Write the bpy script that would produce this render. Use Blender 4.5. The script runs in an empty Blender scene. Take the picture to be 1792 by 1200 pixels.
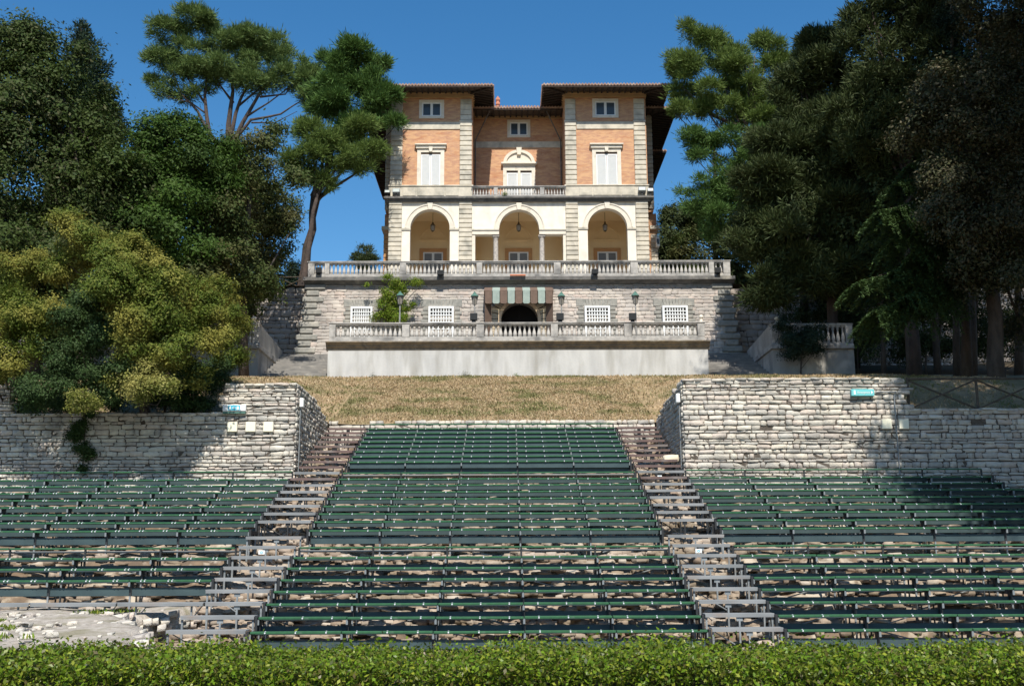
import bpy, math, random
import numpy as np
from mathutils import Vector, Matrix
R = math.radians
random.seed(7)
rng = np.random.default_rng(7)
S = bpy.context.scene
COL = S.collection

# ------------------------------------------------------------------ camera
EYE = 2.7
F = 1900.0
cam_d = bpy.data.cameras.new('camera'); cam = bpy.data.objects.new('camera', cam_d); COL.objects.link(cam)
S.camera = cam
cam_d.sensor_width = 36; cam_d.lens = 36*F/1792; cam_d.clip_start = .1; cam_d.clip_end = 6000
CM = Matrix.Rotation(R(-.3), 4, 'Z') @ Matrix.Rotation(R(90+11.46), 4, 'X') @ Matrix.Rotation(R(-.25), 4, 'Z')
cam.matrix_world = Matrix.Translation((0, 0, EYE)) @ CM
CR = CM.to_3x3()
def at(px, py, Y):
    """the point of the place that lies Y metres ahead and is measured at this spot of the photograph"""
    d = CR @ Vector(((px-896)/F, -(py-600)/F, -1))
    t = Y/d.y
    return Vector((d.x*t, Y, EYE+d.z*t))
def ax(px, py, Y): return at(px, py, Y).x
def az(py, Y, px=900): return at(px, py, Y).z

# ------------------------------------------------------------------ sky, sun, exposure
SUN_EL, SUN_AZ = 51.0, 5.5      # azimuth: degrees to the right of straight behind the camera
w = bpy.data.worlds.new('World'); S.world = w; w.use_nodes = True
nt = w.node_tree; bg = nt.nodes['Background']
sk = nt.nodes.new('ShaderNodeTexSky'); sk.sky_type = 'NISHITA'; sk.sun_disc = False
sk.sun_elevation = R(SUN_EL); sk.sun_rotation = R(180-SUN_AZ); sk.air_density = 1.0; sk.dust_density = .3; sk.ozone_density = 2.2; sk.altitude = 0
hs = nt.nodes.new('ShaderNodeHueSaturation'); hs.inputs['Saturation'].default_value = 1.33; hs.inputs['Hue'].default_value = .497
nt.links.new(sk.outputs[0], hs.inputs['Color']); nt.links.new(hs.outputs[0], bg.inputs[0]); bg.inputs[1].default_value = .11
sd = bpy.data.lights.new('sun', 'SUN'); sd.energy = 4.9; sd.angle = R(.5); sd.color = (1, .94, .84)
so = bpy.data.objects.new('sun', sd); COL.objects.link(so)
sv = Vector((math.sin(R(SUN_AZ))*math.cos(R(SUN_EL)), -math.cos(R(SUN_AZ))*math.cos(R(SUN_EL)), math.sin(R(SUN_EL))))
so.rotation_euler = sv.to_track_quat('Z', 'Y').to_euler(); so.location = sv*50
S.view_settings.view_transform = 'Standard'; S.view_settings.look = 'None'; S.view_settings.exposure = .43; S.view_settings.gamma = 1

# ------------------------------------------------------------------ materials
def nodes(name):
    m = bpy.data.materials.new(name); m.use_nodes = True
    return m, m.node_tree, m.node_tree.nodes['Principled BSDF']
def ramp(nt, fac, stops):
    r = nt.nodes.new('ShaderNodeValToRGB'); e = r.color_ramp.elements
    while len(e) > 1: e.remove(e[-1])
    e[0].position, e[0].color = stops[0][0], (*stops[0][1], 1)
    for p, c in stops[1:]:
        x = e.new(p); x.color = (*c, 1)
    nt.links.new(fac, r.inputs[0]); return r.outputs[0]
def noise(nt, scale, det=4, stretch=(1, 1, 1), dist=0):
    tc = nt.nodes.new('ShaderNodeTexCoord'); mp = nt.nodes.new('ShaderNodeMapping'); mp.inputs['Scale'].default_value = stretch
    n = nt.nodes.new('ShaderNodeTexNoise'); n.inputs['Scale'].default_value = scale; n.inputs['Detail'].default_value = det; n.inputs['Distortion'].default_value = dist
    nt.links.new(tc.outputs['Object'], mp.inputs[0]); nt.links.new(mp.outputs[0], n.inputs['Vector']); return n.outputs['Fac']
def mix(nt, a, b, fac, mode='MIX'):
    x = nt.nodes.new('ShaderNodeMix'); x.data_type = 'RGBA'; x.blend_type = mode
    if isinstance(fac, float): x.inputs[0].default_value = fac
    else: nt.links.new(fac, x.inputs[0])
    for v, i in ((a, 6), (b, 7)):
        if isinstance(v, tuple): x.inputs[i].default_value = (*v, 1)
        else: nt.links.new(v, x.inputs[i])
    return x.outputs[2]
def mapr(nt, v, a, b, c=0., d=1.):
    x = nt.nodes.new('ShaderNodeMapRange'); nt.links.new(v, x.inputs[0])
    for i, k in enumerate((a, b, c, d)): x.inputs[i+1].default_value = k
    return x.outputs[0]
def bumpit(nt, bs, h, strength, dist=.02):
    b = nt.nodes.new('ShaderNodeBump'); b.inputs['Strength'].default_value = strength; b.inputs['Distance'].default_value = dist
    nt.links.new(h, b.inputs['Height']); nt.links.new(b.outputs[0], bs.inputs['Normal'])
def M(name, c1, c2=None, scale=3, stain=None, sscale=.6, slo=.5, shi=.7, rough=.85, bump=0, bscale=25, bdist=.02, island=None, stretch=(1, 1, 1), sstretch=(1, 1, 1), metal=0, smax=1.):
    m, nt, bs = nodes(name)
    bs.inputs['Roughness'].default_value = rough; bs.inputs['Metallic'].default_value = metal
    bs.inputs['Specular IOR Level'].default_value = .25
    c = c1
    if c2: c = mix(nt, c1, c2, mapr(nt, noise(nt, scale, 5, stretch), .35, .65))
    if island:
        g = nt.nodes.new('ShaderNodeNewGeometry')
        ic = ramp(nt, g.outputs['Random Per Island'], [(i/(len(island)-1), k) for i, k in enumerate(island)])
        c = mix(nt, ic, c, .35)
    if stain: c = mix(nt, c, stain, mapr(nt, noise(nt, sscale, 6, sstretch, .3), slo, shi, 0, smax))
    if isinstance(c, tuple): bs.inputs['Base Color'].default_value = (*c, 1)
    else: nt.links.new(c, bs.inputs['Base Color'])
    if bump: bumpit(nt, bs, noise(nt, bscale, 6), bump, bdist)
    return m
def LM(name, cols, trans=.25, rough=.6, patch=None, pscale=.25, spec=.15):
    m, nt, bs = nodes(name)
    g = nt.nodes.new('ShaderNodeNewGeometry')
    c = ramp(nt, g.outputs['Random Per Island'], [(i/max(1, len(cols)-1), k) for i, k in enumerate(cols)])
    if patch: c = mix(nt, c, patch, mapr(nt, noise(nt, pscale, 3), .48, .62, 0, .75))
    nt.links.new(c, bs.inputs['Base Color']); bs.inputs['Roughness'].default_value = rough; bs.inputs['Specular IOR Level'].default_value = spec
    t = nt.nodes.new('ShaderNodeBsdfTranslucent'); nt.links.new(c, t.inputs[0])
    x = nt.nodes.new('ShaderNodeMixShader'); x.inputs[0].default_value = trans
    nt.links.new(bs.outputs[0], x.inputs[1]); nt.links.new(t.outputs[0], x.inputs[2])
    nt.links.new(x.outputs[0], nt.nodes['Material Output'].inputs[0])
    return m

# ------------------------------------------------------------------ mesh builder
ORG = {}
class MB:
    def __init__(s): s.v = []; s.f = []; s.m = []; s.k = 0
    def add(s, vs, fs, m=None):
        n = len(s.v); s.v += [tuple(p) for p in vs]; s.f += [tuple(i+n for i in f) for f in fs]; s.m += [s.k if m is None else m]*len(fs)
    def box(s, x0, y0, z0, x1, y1, z1, m=None, c=0):
        if x0 > x1: x0, x1 = x1, x0
        if y0 > y1: y0, y1 = y1, y0
        if z0 > z1: z0, z1 = z1, z0
        if c:   # chamfered towards every face
            c = min(c, (x1-x0)*.4, (y1-y0)*.4, (z1-z0)*.4)
            vs = []
            for X, sx in ((x0, 1), (x1, -1)):
                for Y, sy in ((y0, 1), (y1, -1)):
                    for Z, sz in ((z0, 1), (z1, -1)):
                        vs += [(X, Y+sy*c, Z+sz*c), (X+sx*c, Y, Z+sz*c), (X+sx*c, Y+sy*c, Z)]
            def q(i, j, k): return (i*4+j*2+k)*3
            fs = []
            for i in (0, 1):
                fs.append([q(i, 0, 0), q(i, 1, 0), q(i, 1, 1), q(i, 0, 1)])
                fs.append([q(0, i, 0)+1, q(1, i, 0)+1, q(1, i, 1)+1, q(0, i, 1)+1])
                fs.append([q(0, 0, i)+2, q(1, 0, i)+2, q(1, 1, i)+2, q(0, 1, i)+2])
                for j in (0, 1):
                    fs.append([q(i, j, 0), q(i, j, 1), q(i, j, 1)+1, q(i, j, 0)+1])
                    fs.append([q(i, 0, j), q(i, 1, j), q(i, 1, j)+2, q(i, 0, j)+2])
                    fs.append([q(0, i, j)+1, q(1, i, j)+1, q(1, i, j)+2, q(0, i, j)+2])
                    for k in (0, 1): fs.append([q(i, j, k), q(i, j, k)+1, q(i, j, k)+2])
            s.add(vs, fs, m); return
        s.add([(x0, y0, z0), (x1, y0, z0), (x1, y1, z0), (x0, y1, z0), (x0, y0, z1), (x1, y0, z1), (x1, y1, z1), (x0, y1, z1)],
              [(0, 3, 2, 1), (4, 5, 6, 7), (0, 1, 5, 4), (1, 2, 6, 5), (2, 3, 7, 6), (3, 0, 4, 7)], m)
    def hexa(s, p, m=None):   # eight corners, bottom ring then top ring
        s.add(p, [(0, 3, 2, 1), (4, 5, 6, 7), (0, 1, 5, 4), (1, 2, 6, 5), (2, 3, 7, 6), (3, 0, 4, 7)], m)
    def prism(s, poly, y0, y1, m=None):    # poly in (x, z)
        n = len(poly)
        s.add([(x, y0, z) for x, z in poly]+[(x, y1, z) for x, z in poly],
              [tuple(range(n)), tuple(range(2*n-1, n-1, -1))]+[(i, (i+1) % n+0, (i+1) % n+n, i+n) for i in range(n)], m)
    def prismx(s, poly, x0, x1, m=None):    # poly in (y, z)
        n = len(poly)
        s.add([(x0, y, z) for y, z in poly]+[(x1, y, z) for y, z in poly],
              [tuple(range(n)), tuple(range(2*n-1, n-1, -1))]+[(i, (i+1) % n, (i+1) % n+n, i+n) for i in range(n)], m)
    def tube(s, pts, rs, n=8, m=None, cap=True):
        pts = [Vector(p) for p in pts]
        if not isinstance(rs, (list, tuple)): rs = [rs]*len(pts)
        rings = []
        for i, p in enumerate(pts):
            d = (pts[min(i+1, len(pts)-1)]-pts[max(i-1, 0)]).normalized()
            a = d.orthogonal() if i == 0 else (a-d*a.dot(d))
            a = a.normalized(); b = d.cross(a)
            rings.append([p+(a*math.cos(2*math.pi*k/n)+b*math.sin(2*math.pi*k/n))*rs[i] for k in range(n)])
        vs = [v for r in rings for v in r]; fs = []
        for i in range(len(pts)-1):
            for k in range(n): fs.append((i*n+k, i*n+(k+1) % n, (i+1)*n+(k+1) % n, (i+1)*n+k))
        if cap: fs += [tuple(range(n-1, -1, -1)), tuple(range((len(pts)-1)*n, len(pts)*n))]
        s.add(vs, fs, m)
    def lathe(s, prof, c, n=12, m=None):
        cx, cy, cz = c; vs = []; fs = []
        for r, z in prof: vs += [(cx+r*math.cos(2*math.pi*k/n), cy+r*math.sin(2*math.pi*k/n), cz+z) for k in range(n)]
        for i in range(len(prof)-1):
            for k in range(n): fs.append((i*n+k, i*n+(k+1) % n, (i+1)*n+(k+1) % n, (i+1)*n+k))
        fs += [tuple(range(n-1, -1, -1)), tuple(range((len(prof)-1)*n, len(prof)*n))]
        s.add(vs, fs, m)
    def build(s, name, mats, parent=None, smooth=False, loc=None):
        me = bpy.data.meshes.new(name)
        org = ORG.get(parent.name, Vector((0, 0, 0))) if parent else Vector((0, 0, 0))
        if loc is not None: org = Vector((0, 0, 0))
        me.from_pydata([(a-org.x, b-org.y, c-org.z) for a, b, c in s.v], [], s.f)
        if not isinstance(mats, (list, tuple)): mats = [mats]
        for m in mats: me.materials.append(m)
        if len(mats) > 1: me.polygons.foreach_set('material_index', s.m)
        if smooth: me.polygons.foreach_set('use_smooth', [True]*len(me.polygons))
        import bmesh
        b = bmesh.new(); b.from_mesh(me); bmesh.ops.recalc_face_normals(b, faces=b.faces); b.to_mesh(me); b.free()
        o = bpy.data.objects.new(name, me); COL.objects.link(o)
        if parent: o.parent = parent; ORG[o.name] = org
        if loc is not None: o.location = loc
        return o
def npmesh(name, V, Q, mat, parent=None, smooth=False):
    """V: n x 3 array, Q: m x k faces"""
    if parent: V = V-np.array(ORG.get(parent.name, (0, 0, 0)))
    me = bpy.data.meshes.new(name); k = Q.shape[1]
    me.vertices.add(len(V)); me.vertices.foreach_set('co', np.ascontiguousarray(V, dtype=np.float32).ravel())
    me.loops.add(Q.size); me.loops.foreach_set('vertex_index', np.ascontiguousarray(Q, dtype=np.int32).ravel())
    me.polygons.add(len(Q)); me.polygons.foreach_set('loop_start', np.arange(0, Q.size, k, dtype=np.int32))
    me.materials.append(mat)
    if smooth: me.polygons.foreach_set('use_smooth', [True]*len(Q))
    me.update(calc_edges=True)
    o = bpy.data.objects.new(name, me); COL.objects.link(o)
    if parent: o.parent = parent; ORG[o.name] = ORG.get(parent.name, Vector())
    return o
def tag(o, label=None, cat=None, group=None, kind=None):
    if label: o['label'] = label
    if cat: o['category'] = cat
    if group: o['group'] = group
    if kind: o['kind'] = kind
    return o
def thing(name, loc, label, cat, group=None):
    o = bpy.data.objects.new(name, None); COL.objects.link(o); o.location = loc; o.empty_display_size = .3
    ORG[o.name] = Vector(loc); return tag(o, label, cat, group)
def copy_tree(o, parent=None):
    c = o.copy(); COL.objects.link(c)
    if parent: c.parent = parent
    for ch in o.children: copy_tree(ch, c)
    return c

# stone template: a boulder-ish block, front towards -v (n), 12 verts, 9 faces
def stone_field(name, items, mat, parent=None):
    """items: array rows: centre(3), u(3), v(3), n(3) as half-extents; each becomes one chamfered stone"""
    A = np.array(items, dtype=float); N = len(A)
    c, u, v, n = A[:, 0:3], A[:, 3:6], A[:, 6:9], A[:, 9:12]
    P = []
    T = []
    for lvl, s in ((-1, 1.), (.78, 1.), (1, .92)):
        for a, b in ((-1, -1), (0, -1.06), (1, -1), (1.05, 0), (1, 1), (0, 1.06), (-1, 1), (-1.05, 0)):
            T.append((a*s*(.99 if b and a else 1), b*s*(.98 if a and b else 1), lvl))
    T = np.array(T)
    j = rng.normal(0, .085, (N, 24, 3)); j[:, :8] = j[:, 8:16]; j[:, 16:] = j[:, 8:16]+j[:, 16:]*.35; j[:, :, 2] *= 1.5
    W = T[None]+j
    V = c[:, None]+W[:, :, 0:1]*u[:, None]+W[:, :, 1:2]*v[:, None]+W[:, :, 2:3]*n[:, None]
    f = []
    for r in (0, 1):
        for k in range(8): f.append((r*8+k, r*8+(k+1) % 8, (r+1)*8+(k+1) % 8, (r+1)*8+k))
    f += [(16, 17, 18, 23), (18, 19, 20, 21), (18, 21, 22, 23)]
    f = np.array(f)
    Q = (np.arange(N)[:, None, None]*24+f[None]).reshape(-1, 4)
    return npmesh(name, V.reshape(-1, 3), Q, mat, parent)
def masonry(o, U, Vv, Nn, L, top, bot=lambda u: 0., h=.15, l=.34, gap=.012, depth=.1, out=.03, skip=None):
    """courses of stones on a plane: o origin, U along, V up, N outwards"""
    o, U, Vv, Nn = map(np.array, (o, U, Vv, Nn)); it = []
    tmax = max(top(u) for u in np.linspace(0, L, 40)); z = min(bot(u) for u in np.linspace(0, L, 40))
    while z < tmax:
        hh = h*random.uniform(.55, 1.5); u = -random.uniform(0, l)
        while u < L:
            ll = l*random.uniform(.45, 1.7); a, b = max(u, 0), min(u+ll, L); mid = (a+b)/2
            if b-a > .06 and bot(mid) <= z+hh*.5 and z+hh*.6 < top(mid)+random.uniform(-.03, .05) and not (skip and skip(mid, z+hh/2)):
                d = depth; cc = o+U*mid+Vv*(z+hh/2+random.uniform(-.008, .008))+Nn*(out-d+random.uniform(-.02, .02))
                tilt = random.uniform(-.05, .05); cc = cc+Vv*random.uniform(-.01, .01)
                it.append((*cc, *((U+Vv*tilt)*((b-a)/2-gap)), *(Vv*(hh/2-gap*.9)), *(Nn*d)))
            u += ll
        z += hh
    return it

# ------------------------------------------------------------------ foliage
def leafmesh(name, P, Nn, Tn, ln, wd, mat, parent):
    B = np.cross(Nn, Tn); B /= np.linalg.norm(B, axis=1, keepdims=True)+1e-9
    ln = ln[:, None]; wd = wd[:, None]
    V = np.stack([P-Tn*ln, P+B*wd-Tn*ln*.1, P+Tn*ln, P-B*wd-Tn*ln*.1], 1).reshape(-1, 3)
    Q = np.arange(len(V)).reshape(-1, 4)
    return npmesh(name, V, Q, mat, parent)
LEAFY = 2.1
def unit(a): return a/(np.linalg.norm(a, axis=1, keepdims=True)+1e-9)
def crown(blobs, n, size, mat, parent, name='crown', asp=.5, clump=.55, per=40, inner=.45, flat=1., needle=False, up=.35, sag=0, gap=1.0, fill=.16):
    """blobs (x,y,z,rx,ry,rz) carry boughs; each bough is a flattened shell of leaf clusters, with gaps between the boughs"""
    n = int(n*LEAFY); Bb = np.array(blobs, dtype=float); nb = len(Bb)
    area = (Bb[:, 3]*Bb[:, 4]*Bb[:, 5])**(2/3); rb0 = clump*1.35
    C = []; D = []; RB = []
    for q in range(nb):
        k = max(3, int(4*area[q]/(rb0**2)*.62*gap))
        d = unit(rng.normal(size=(k, 3))); r = rng.uniform(.62, 1.03, (k, 1)); sm_ = rng.random((k, 1)) < .12; r = np.where(sm_, r+rng.uniform(.05, .28, (k, 1)), r)
        C.append(Bb[q, :3]+d*np.maximum(r-rb0*.35/Bb[q, 3:6].mean(), .1)*Bb[q, 3:6]); D.append(d); RB.append(rb0*rng.uniform(.35, 1.45, k)*np.minimum(1, (Bb[q, 3:6].mean()/rb0)**.5))
    C = np.concatenate(C); D = np.concatenate(D); RB = np.concatenate(RB)
    # leave out boughs that lie deep inside another blob
    w_ = RB**2; w_ /= w_.sum(); nf = int(n*fill); nl = n-nf
    # clusters on each bough
    pc = max(5, per//3); K = max(1, nl//pc); bi = rng.choice(len(C), K, p=w_)
    dd = unit(rng.normal(size=(K, 3))+D[bi]*.8+np.array([0, -.0, .55])); rr = rng.uniform(.55, 1.05, (K, 1))
    lump = 1+.34*np.sin(dd[:, :1]*8+bi[:, None])*np.cos(dd[:, 2:]*7+bi[:, None]*2)+.12*np.sin(dd[:, 1:2]*15+bi[:, None])
    cc = C[bi]+dd*rr*lump*RB[bi, None]*np.array([1.1, 1.1, .62*flat])
    ci = np.repeat(np.arange(K), pc)
    off = rng.normal(size=(len(ci), 3)); cs = (size*.9 if not needle else size*.28)*rng.uniform(.7, 1.5, K)
    P = cc[ci]+off*cs[ci, None]
    Nd = unit(dd[ci]*1.0+D[bi][ci]*.25)
    if sag: P[:, 2] -= sag*(dd[ci, 0]**2+dd[ci, 1]**2)*RB[bi][ci]
    if needle:
        T = unit(unit(off)*.9+Nd*.6+np.array([0, 0, .45])); Nn = unit(np.cross(T, rng.normal(size=T.shape))); P = P+T*size*.3
    else:
        Nn = unit(Nd*.9+rng.normal(0, .42, off.shape)+np.array([0, 0, up])); T = unit(np.cross(Nn, rng.normal(size=Nn.shape)))
    # sparse leaves inside
    qi = rng.choice(nb, nf, p=area/area.sum()); di = unit(rng.normal(size=(nf, 3))); P2 = Bb[qi, :3]+di*rng.uniform(.2, .85, (nf, 1))*Bb[qi, 3:6]
    N2 = unit(di+rng.normal(0, .6, P2.shape)); T2 = unit(np.cross(N2, rng.normal(size=N2.shape)))
    P = np.concatenate([P, P2]); Nn = np.concatenate([Nn, N2]); T = np.concatenate([T, T2])
    s = size*rng.uniform(.55, 1.3, len(P))*.5
    return leafmesh(name, P, Nn, T, s, s*asp, mat, parent)
def PB(px, py, r, Y, sq=1., dy=1.):
    """a blob of radius r photograph pixels at distance Y"""
    p = at(px, py, Y); k = (at(px+1, py, Y)-p).length
    return (p.x, p.y, p.z, r*k, r*k*dy, r*k*sq)
# ------------------------------------------------------------------ the materials of the place
STONES = [(a*1.03, b*.99, c*.92) for a, b, c in [(.50, .47, .41), (.64, .61, .55), (.36, .35, .33), (.66, .64, .59), (.52, .43, .38), (.27, .27, .26), (.60, .55, .47), (.42, .42, .41), (.55, .47, .42), (.32, .31, .30)]]
m_wall = M('rubble_stone', (.60, .57, .51), (.34, .33, .31), 9, stain=(.15, .15, .145), sscale=.9, slo=.5, shi=.72, bump=.9, bscale=26, bdist=.03, island=STONES, smax=.75)
m_mortar = M('dark_joint', (.07, .058, .045), (.12, .10, .085), 9, rough=.95, bump=.5)
m_rwall = M('retaining_stone', (.47, .42, .37), (.33, .30, .27), 4, stain=(.20, .195, .185), sscale=.4, slo=.44, shi=.66, bump=.6, bscale=15, smax=.7,
            island=[(.50, .44, .38), (.38, .34, .31), (.56, .50, .43), (.43, .40, .37), (.52, .42, .36), (.34, .32, .30)])
m_rmort = M('pale_mortar', (.30, .27, .23), (.20, .18, .16), 5, bump=.3)
m_quoin = M('grey_quoin_stone', (.30, .29, .26), (.22, .22, .20), 5, stain=(.45, .42, .36), sscale=.8, slo=.55, shi=.75, bump=.4, bscale=18)
m_bal = M('weathered_balustrade_stone', (.46, .44, .41), (.32, .31, .29), 4, stain=(.11, .11, .11), sscale=1.3, slo=.48, shi=.7, bump=.35, bscale=30, smax=.8)
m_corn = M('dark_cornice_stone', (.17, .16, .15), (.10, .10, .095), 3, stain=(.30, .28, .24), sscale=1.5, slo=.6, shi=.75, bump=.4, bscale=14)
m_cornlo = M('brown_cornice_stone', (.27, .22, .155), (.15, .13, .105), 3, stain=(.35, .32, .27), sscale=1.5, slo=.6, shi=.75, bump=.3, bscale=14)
m_render = M('streaked_grey_render', (.50, .50, .485), (.42, .42, .41), 2.0, stretch=(1, 1, .3), stain=(.27, .26, .23), sscale=.9, slo=.48, shi=.74, sstretch=(1.8, 1, .35), bump=.3, bscale=9, smax=.7)
m_render2 = M('old_stair_render', (.36, .35, .32), (.28, .27, .25), 2, stretch=(1, 1, .3), stain=(.5, .47, .42), sscale=.8, slo=.55, shi=.7, bump=.3)
m_plaster = M('cream_plaster', (.78, .72, .62), (.69, .63, .54), 1.8, stain=(.40, .37, .31), sscale=1.0, slo=.54, shi=.78, sstretch=(1.5, 1, .4), bump=.12, bscale=14, smax=.6)
m_stone = M('travertine', (.60, .55, .45), (.50, .46, .38), 3, stain=(.27, .26, .22), sscale=1.2, slo=.48, shi=.7, bump=.25, bscale=20, smax=.8)
m_trim = M('pale_window_surround', (.70, .64, .54), (.62, .57, .48), 3, stain=(.42, .38, .30), sscale=2, slo=.6, shi=.8, bump=.1)
m_ochre = M('ochre_loggia_plaster', (.78, .60, .36), (.73, .55, .32), 1, bump=.05)
m_orange = M('orange_door_surround', (.50, .27, .12), (.44, .24, .11), 4)
m_frieze = M('ochre_frieze', (.52, .34, .16), (.44, .29, .15), 2)
m_shut = M('white_shutter_paint', (.72, .73, .72), (.68, .70, .70), 4, rough=.5)
m_glass = M('dim_window_glass', (.05, .07, .09), rough=.12)
m_wood = M('dark_rafter_wood', (.055, .04, .032), (.035, .027, .022), 4, bump=.2)
m_soff = M('soffit_board', (.11, .08, .06), (.08, .06, .045), 4)
m_tile = M('terracotta_roof_tile', (.38, .25, .19), (.28, .18, .14), 4, stain=(.46, .36, .30), sscale=3, slo=.5, shi=.7, bump=.5)
m_col = M('grey_column_stone', (.48, .44, .39), (.30, .28, .26), 7, bump=.2)
m_iron = M('dark_iron', (.03, .032, .034), rough=.5)
m_dk = M('dark_void', (.012, .011, .012), rough=.9)
m_verd = M('verdigris_lamp_metal', (.10, .20, .17), (.07, .15, .12), 9, rough=.55)
m_lglass = M('clouded_lamp_glass', (.26, .24, .21), rough=.3)
m_pole = M('grey_lamp_pole', (.30, .30, .29), (.20, .20, .20), 8, rough=.6)
m_floodg = M('floodlight_glass', (.45, .50, .48), rough=.15)
m_green = M('green_bench_paint', (.036, .120, .056), (.028, .092, .044), 6, rough=.45, stain=(.10, .15, .11), sscale=5, slo=.62, shi=.75, smax=.6)
m_slate = M('slate_blue_board', (.050, .080, .086), (.040, .064, .070), 3, rough=.6)
m_bolt = M('bright_bolt_metal', (.62, .64, .68), rough=.4)
m_galv = M('galvanised_steel', (.26, .28, .29), (.17, .19, .20), 6, rough=.5, stain=(.25, .22, .19), sscale=3, slo=.6, shi=.75)
m_tread = M('worn_grey_tread', (.24, .25, .255), (.16, .17, .175), 3, rough=.7, stretch=(.3, 1, 1), stain=(.24, .20, .17), sscale=1.2, slo=.55, shi=.75)
m_rust = M('rust_brown_tread', (.15, .10, .09), (.11, .08, .075), 3, rough=.8, stain=(.22, .21, .20), sscale=.7, slo=.55, shi=.7)
m_sign = M('white_plastic', (.78, .79, .77), rough=.4)
m_cream = M('cream_glass_panel', (.82, .78, .60), (.76, .73, .58), 3, rough=.3)
m_teal = M('teal_sign_face', (.16, .50, .52), rough=.4)
m_blue = M('blue_sign_face', (.08, .42, .56), rough=.4)
m_wht = M('white_lettering', (.85, .87, .86), rough=.5)
m_awng = M('pale_green_awning_cloth', (.30, .36, .32), (.25, .31, .28), 4)
m_awnb = M('brown_awning_cloth', (.16, .11, .085), (.13, .09, .07), 4)
m_bark = M('bark', (.10, .08, .065), (.055, .045, .038), 4, stretch=(1, 1, .3), rough=.95, bump=.8, bscale=9, bdist=.06)
m_barkp = M('pine_bark', (.095, .070, .058), (.05, .042, .038), 3, stretch=(1, 1, .35), rough=.95, bump=.8, bscale=7, bdist=.06)
m_rail = M('old_fence_wood', (.10, .08, .06), (.06, .05, .04), 6)
m_rock = M('pale_rubble', (.33, .265, .205), (.17, .13, .095), 5, stain=(.11, .085, .045), sscale=.9, slo=.46, shi=.66, bump=.6, bscale=18, smax=.6,
           island=[(.46, .39, .32), (.28, .21, .16), (.56, .51, .45), (.38, .32, .26), (.22, .17, .13), (.46, .38, .30)])
m_dirt = M('rubble_soil', (.20, .145, .10), (.12, .09, .065), 3, stain=(.42, .37, .30), sscale=2, slo=.5, shi=.65, bump=.8, bscale=10, bdist=.05)
m_grass = M('dry_lawn', (.40, .29, .17), (.27, .20, .12), 1.6, stain=(.11, .12, .045), sscale=.5, slo=.47, shi=.7, bump=.8, bscale=30, bdist=.06, smax=.7)
m_soil = M('leaf_litter_ground', (.12, .085, .05), (.07, .06, .035), 2, bump=.6, bscale=12, bdist=.05)
m_bank = M('pale_earth', (.44, .40, .35), (.30, .265, .22), 7, stain=(.22, .20, .13), sscale=1.6, slo=.5, shi=.64, bump=.9, bscale=22, bdist=.04, smax=.8)
m_step = M('old_stone_step', (.25, .235, .215), (.17, .165, .155), 4, stretch=(.5, 2, 2), stain=(.42, .39, .34), sscale=1.4, slo=.6, shi=.75, bump=.5)
m_far = M('far_hill', (.07, .09, .06), (.05, .07, .045), .02)

def brickmat():
    m, nt, bs = nodes('orange_brick'); bs.inputs['Roughness'].default_value = .9; bs.inputs['Specular IOR Level'].default_value = .15
    tc = nt.nodes.new('ShaderNodeTexCoord'); mp = nt.nodes.new('ShaderNodeMapping'); mp.inputs['Rotation'].default_value = (R(90), 0, 0)
    br = nt.nodes.new('ShaderNodeTexBrick'); nt.links.new(tc.outputs['Object'], mp.inputs[0]); nt.links.new(mp.outputs[0], br.inputs['Vector'])
    br.inputs['Scale'].default_value = 1; br.inputs['Brick Width'].default_value = .28; br.inputs['Row Height'].default_value = .07; br.inputs['Mortar Size'].default_value = .008
    br.inputs['Color1'].default_value = (.50, .255, .155, 1); br.inputs['Color2'].default_value = (.42, .20, .125, 1); br.inputs['Mortar'].default_value = (.42, .32, .22, 1)
    c = mix(nt, br.outputs['Color'], (.60, .37, .205), mapr(nt, noise(nt, 1.9, 7, (1, 1, 3.0), .7), .40, .62, 0, .8))
    c = mix(nt, c, (.40, .17, .085), mapr(nt, noise(nt, 1.3, 7, (.8, 1, 3), .8), .54, .68, 0, .55))
    nt.links.new(c, bs.inputs['Base Color']); bumpit(nt, bs, br.outputs['Fac'], -.3, .01)
    return m
m_brick = brickmat()

# foliage: leaf colours, one set darkened in place of tree shade
l_oak = LM('dark_oak_leaves', [(.030, .056, .012), (.050, .080, .018), (.065, .082, .026), (.026, .048, .012), (.105, .105, .05)], patch=(.055, .085, .018), pscale=.22)
l_green = LM('bright_green_leaves', [(.040, .085, .012), (.060, .115, .018), (.035, .07, .012), (.08, .13, .025)], patch=(.035, .062, .014), pscale=.3)
l_olive = LM('olive_brown_leaves', [(.042, .072, .018), (.064, .092, .024), (.085, .095, .032), (.034, .060, .016)], patch=(.105, .098, .038), pscale=.35)
l_fir = LM('fir_needles', [(.016, .034, .020), (.028, .048, .030)], .1)
l_pine = LM('stone_pine_needles', [(.095, .155, .045), (.14, .205, .06), (.07, .12, .034), (.17, .22, .07)], .25)
l_pine2 = LM('dark_pine_needles', [(.065, .130, .030), (.10, .175, .042), (.05, .10, .026)], .2)
l_alep = LM('yellow_green_pine_needles', [(.105, .165, .036), (.145, .205, .048), (.075, .12, .028), (.16, .21, .06)], .25)
l_gold = LM('yellow_green_leaves', [(.14, .165, .03), (.24, .25, .05), (.085, .12, .02), (.38, .35, .12), (.11, .14, .025)], .3, patch=(.38, .34, .11), pscale=.5)
l_gold2 = LM('olive_yellow_leaves', [(.085, .125, .018), (.13, .17, .026), (.055, .09, .014), (.18, .19, .04)], .3, patch=(.30, .27, .06), pscale=.6)
l_dkgr = LM('dark_shrub_leaves', [(.025, .050, .014), (.042, .078, .022), (.060, .090, .034)], .2)
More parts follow.
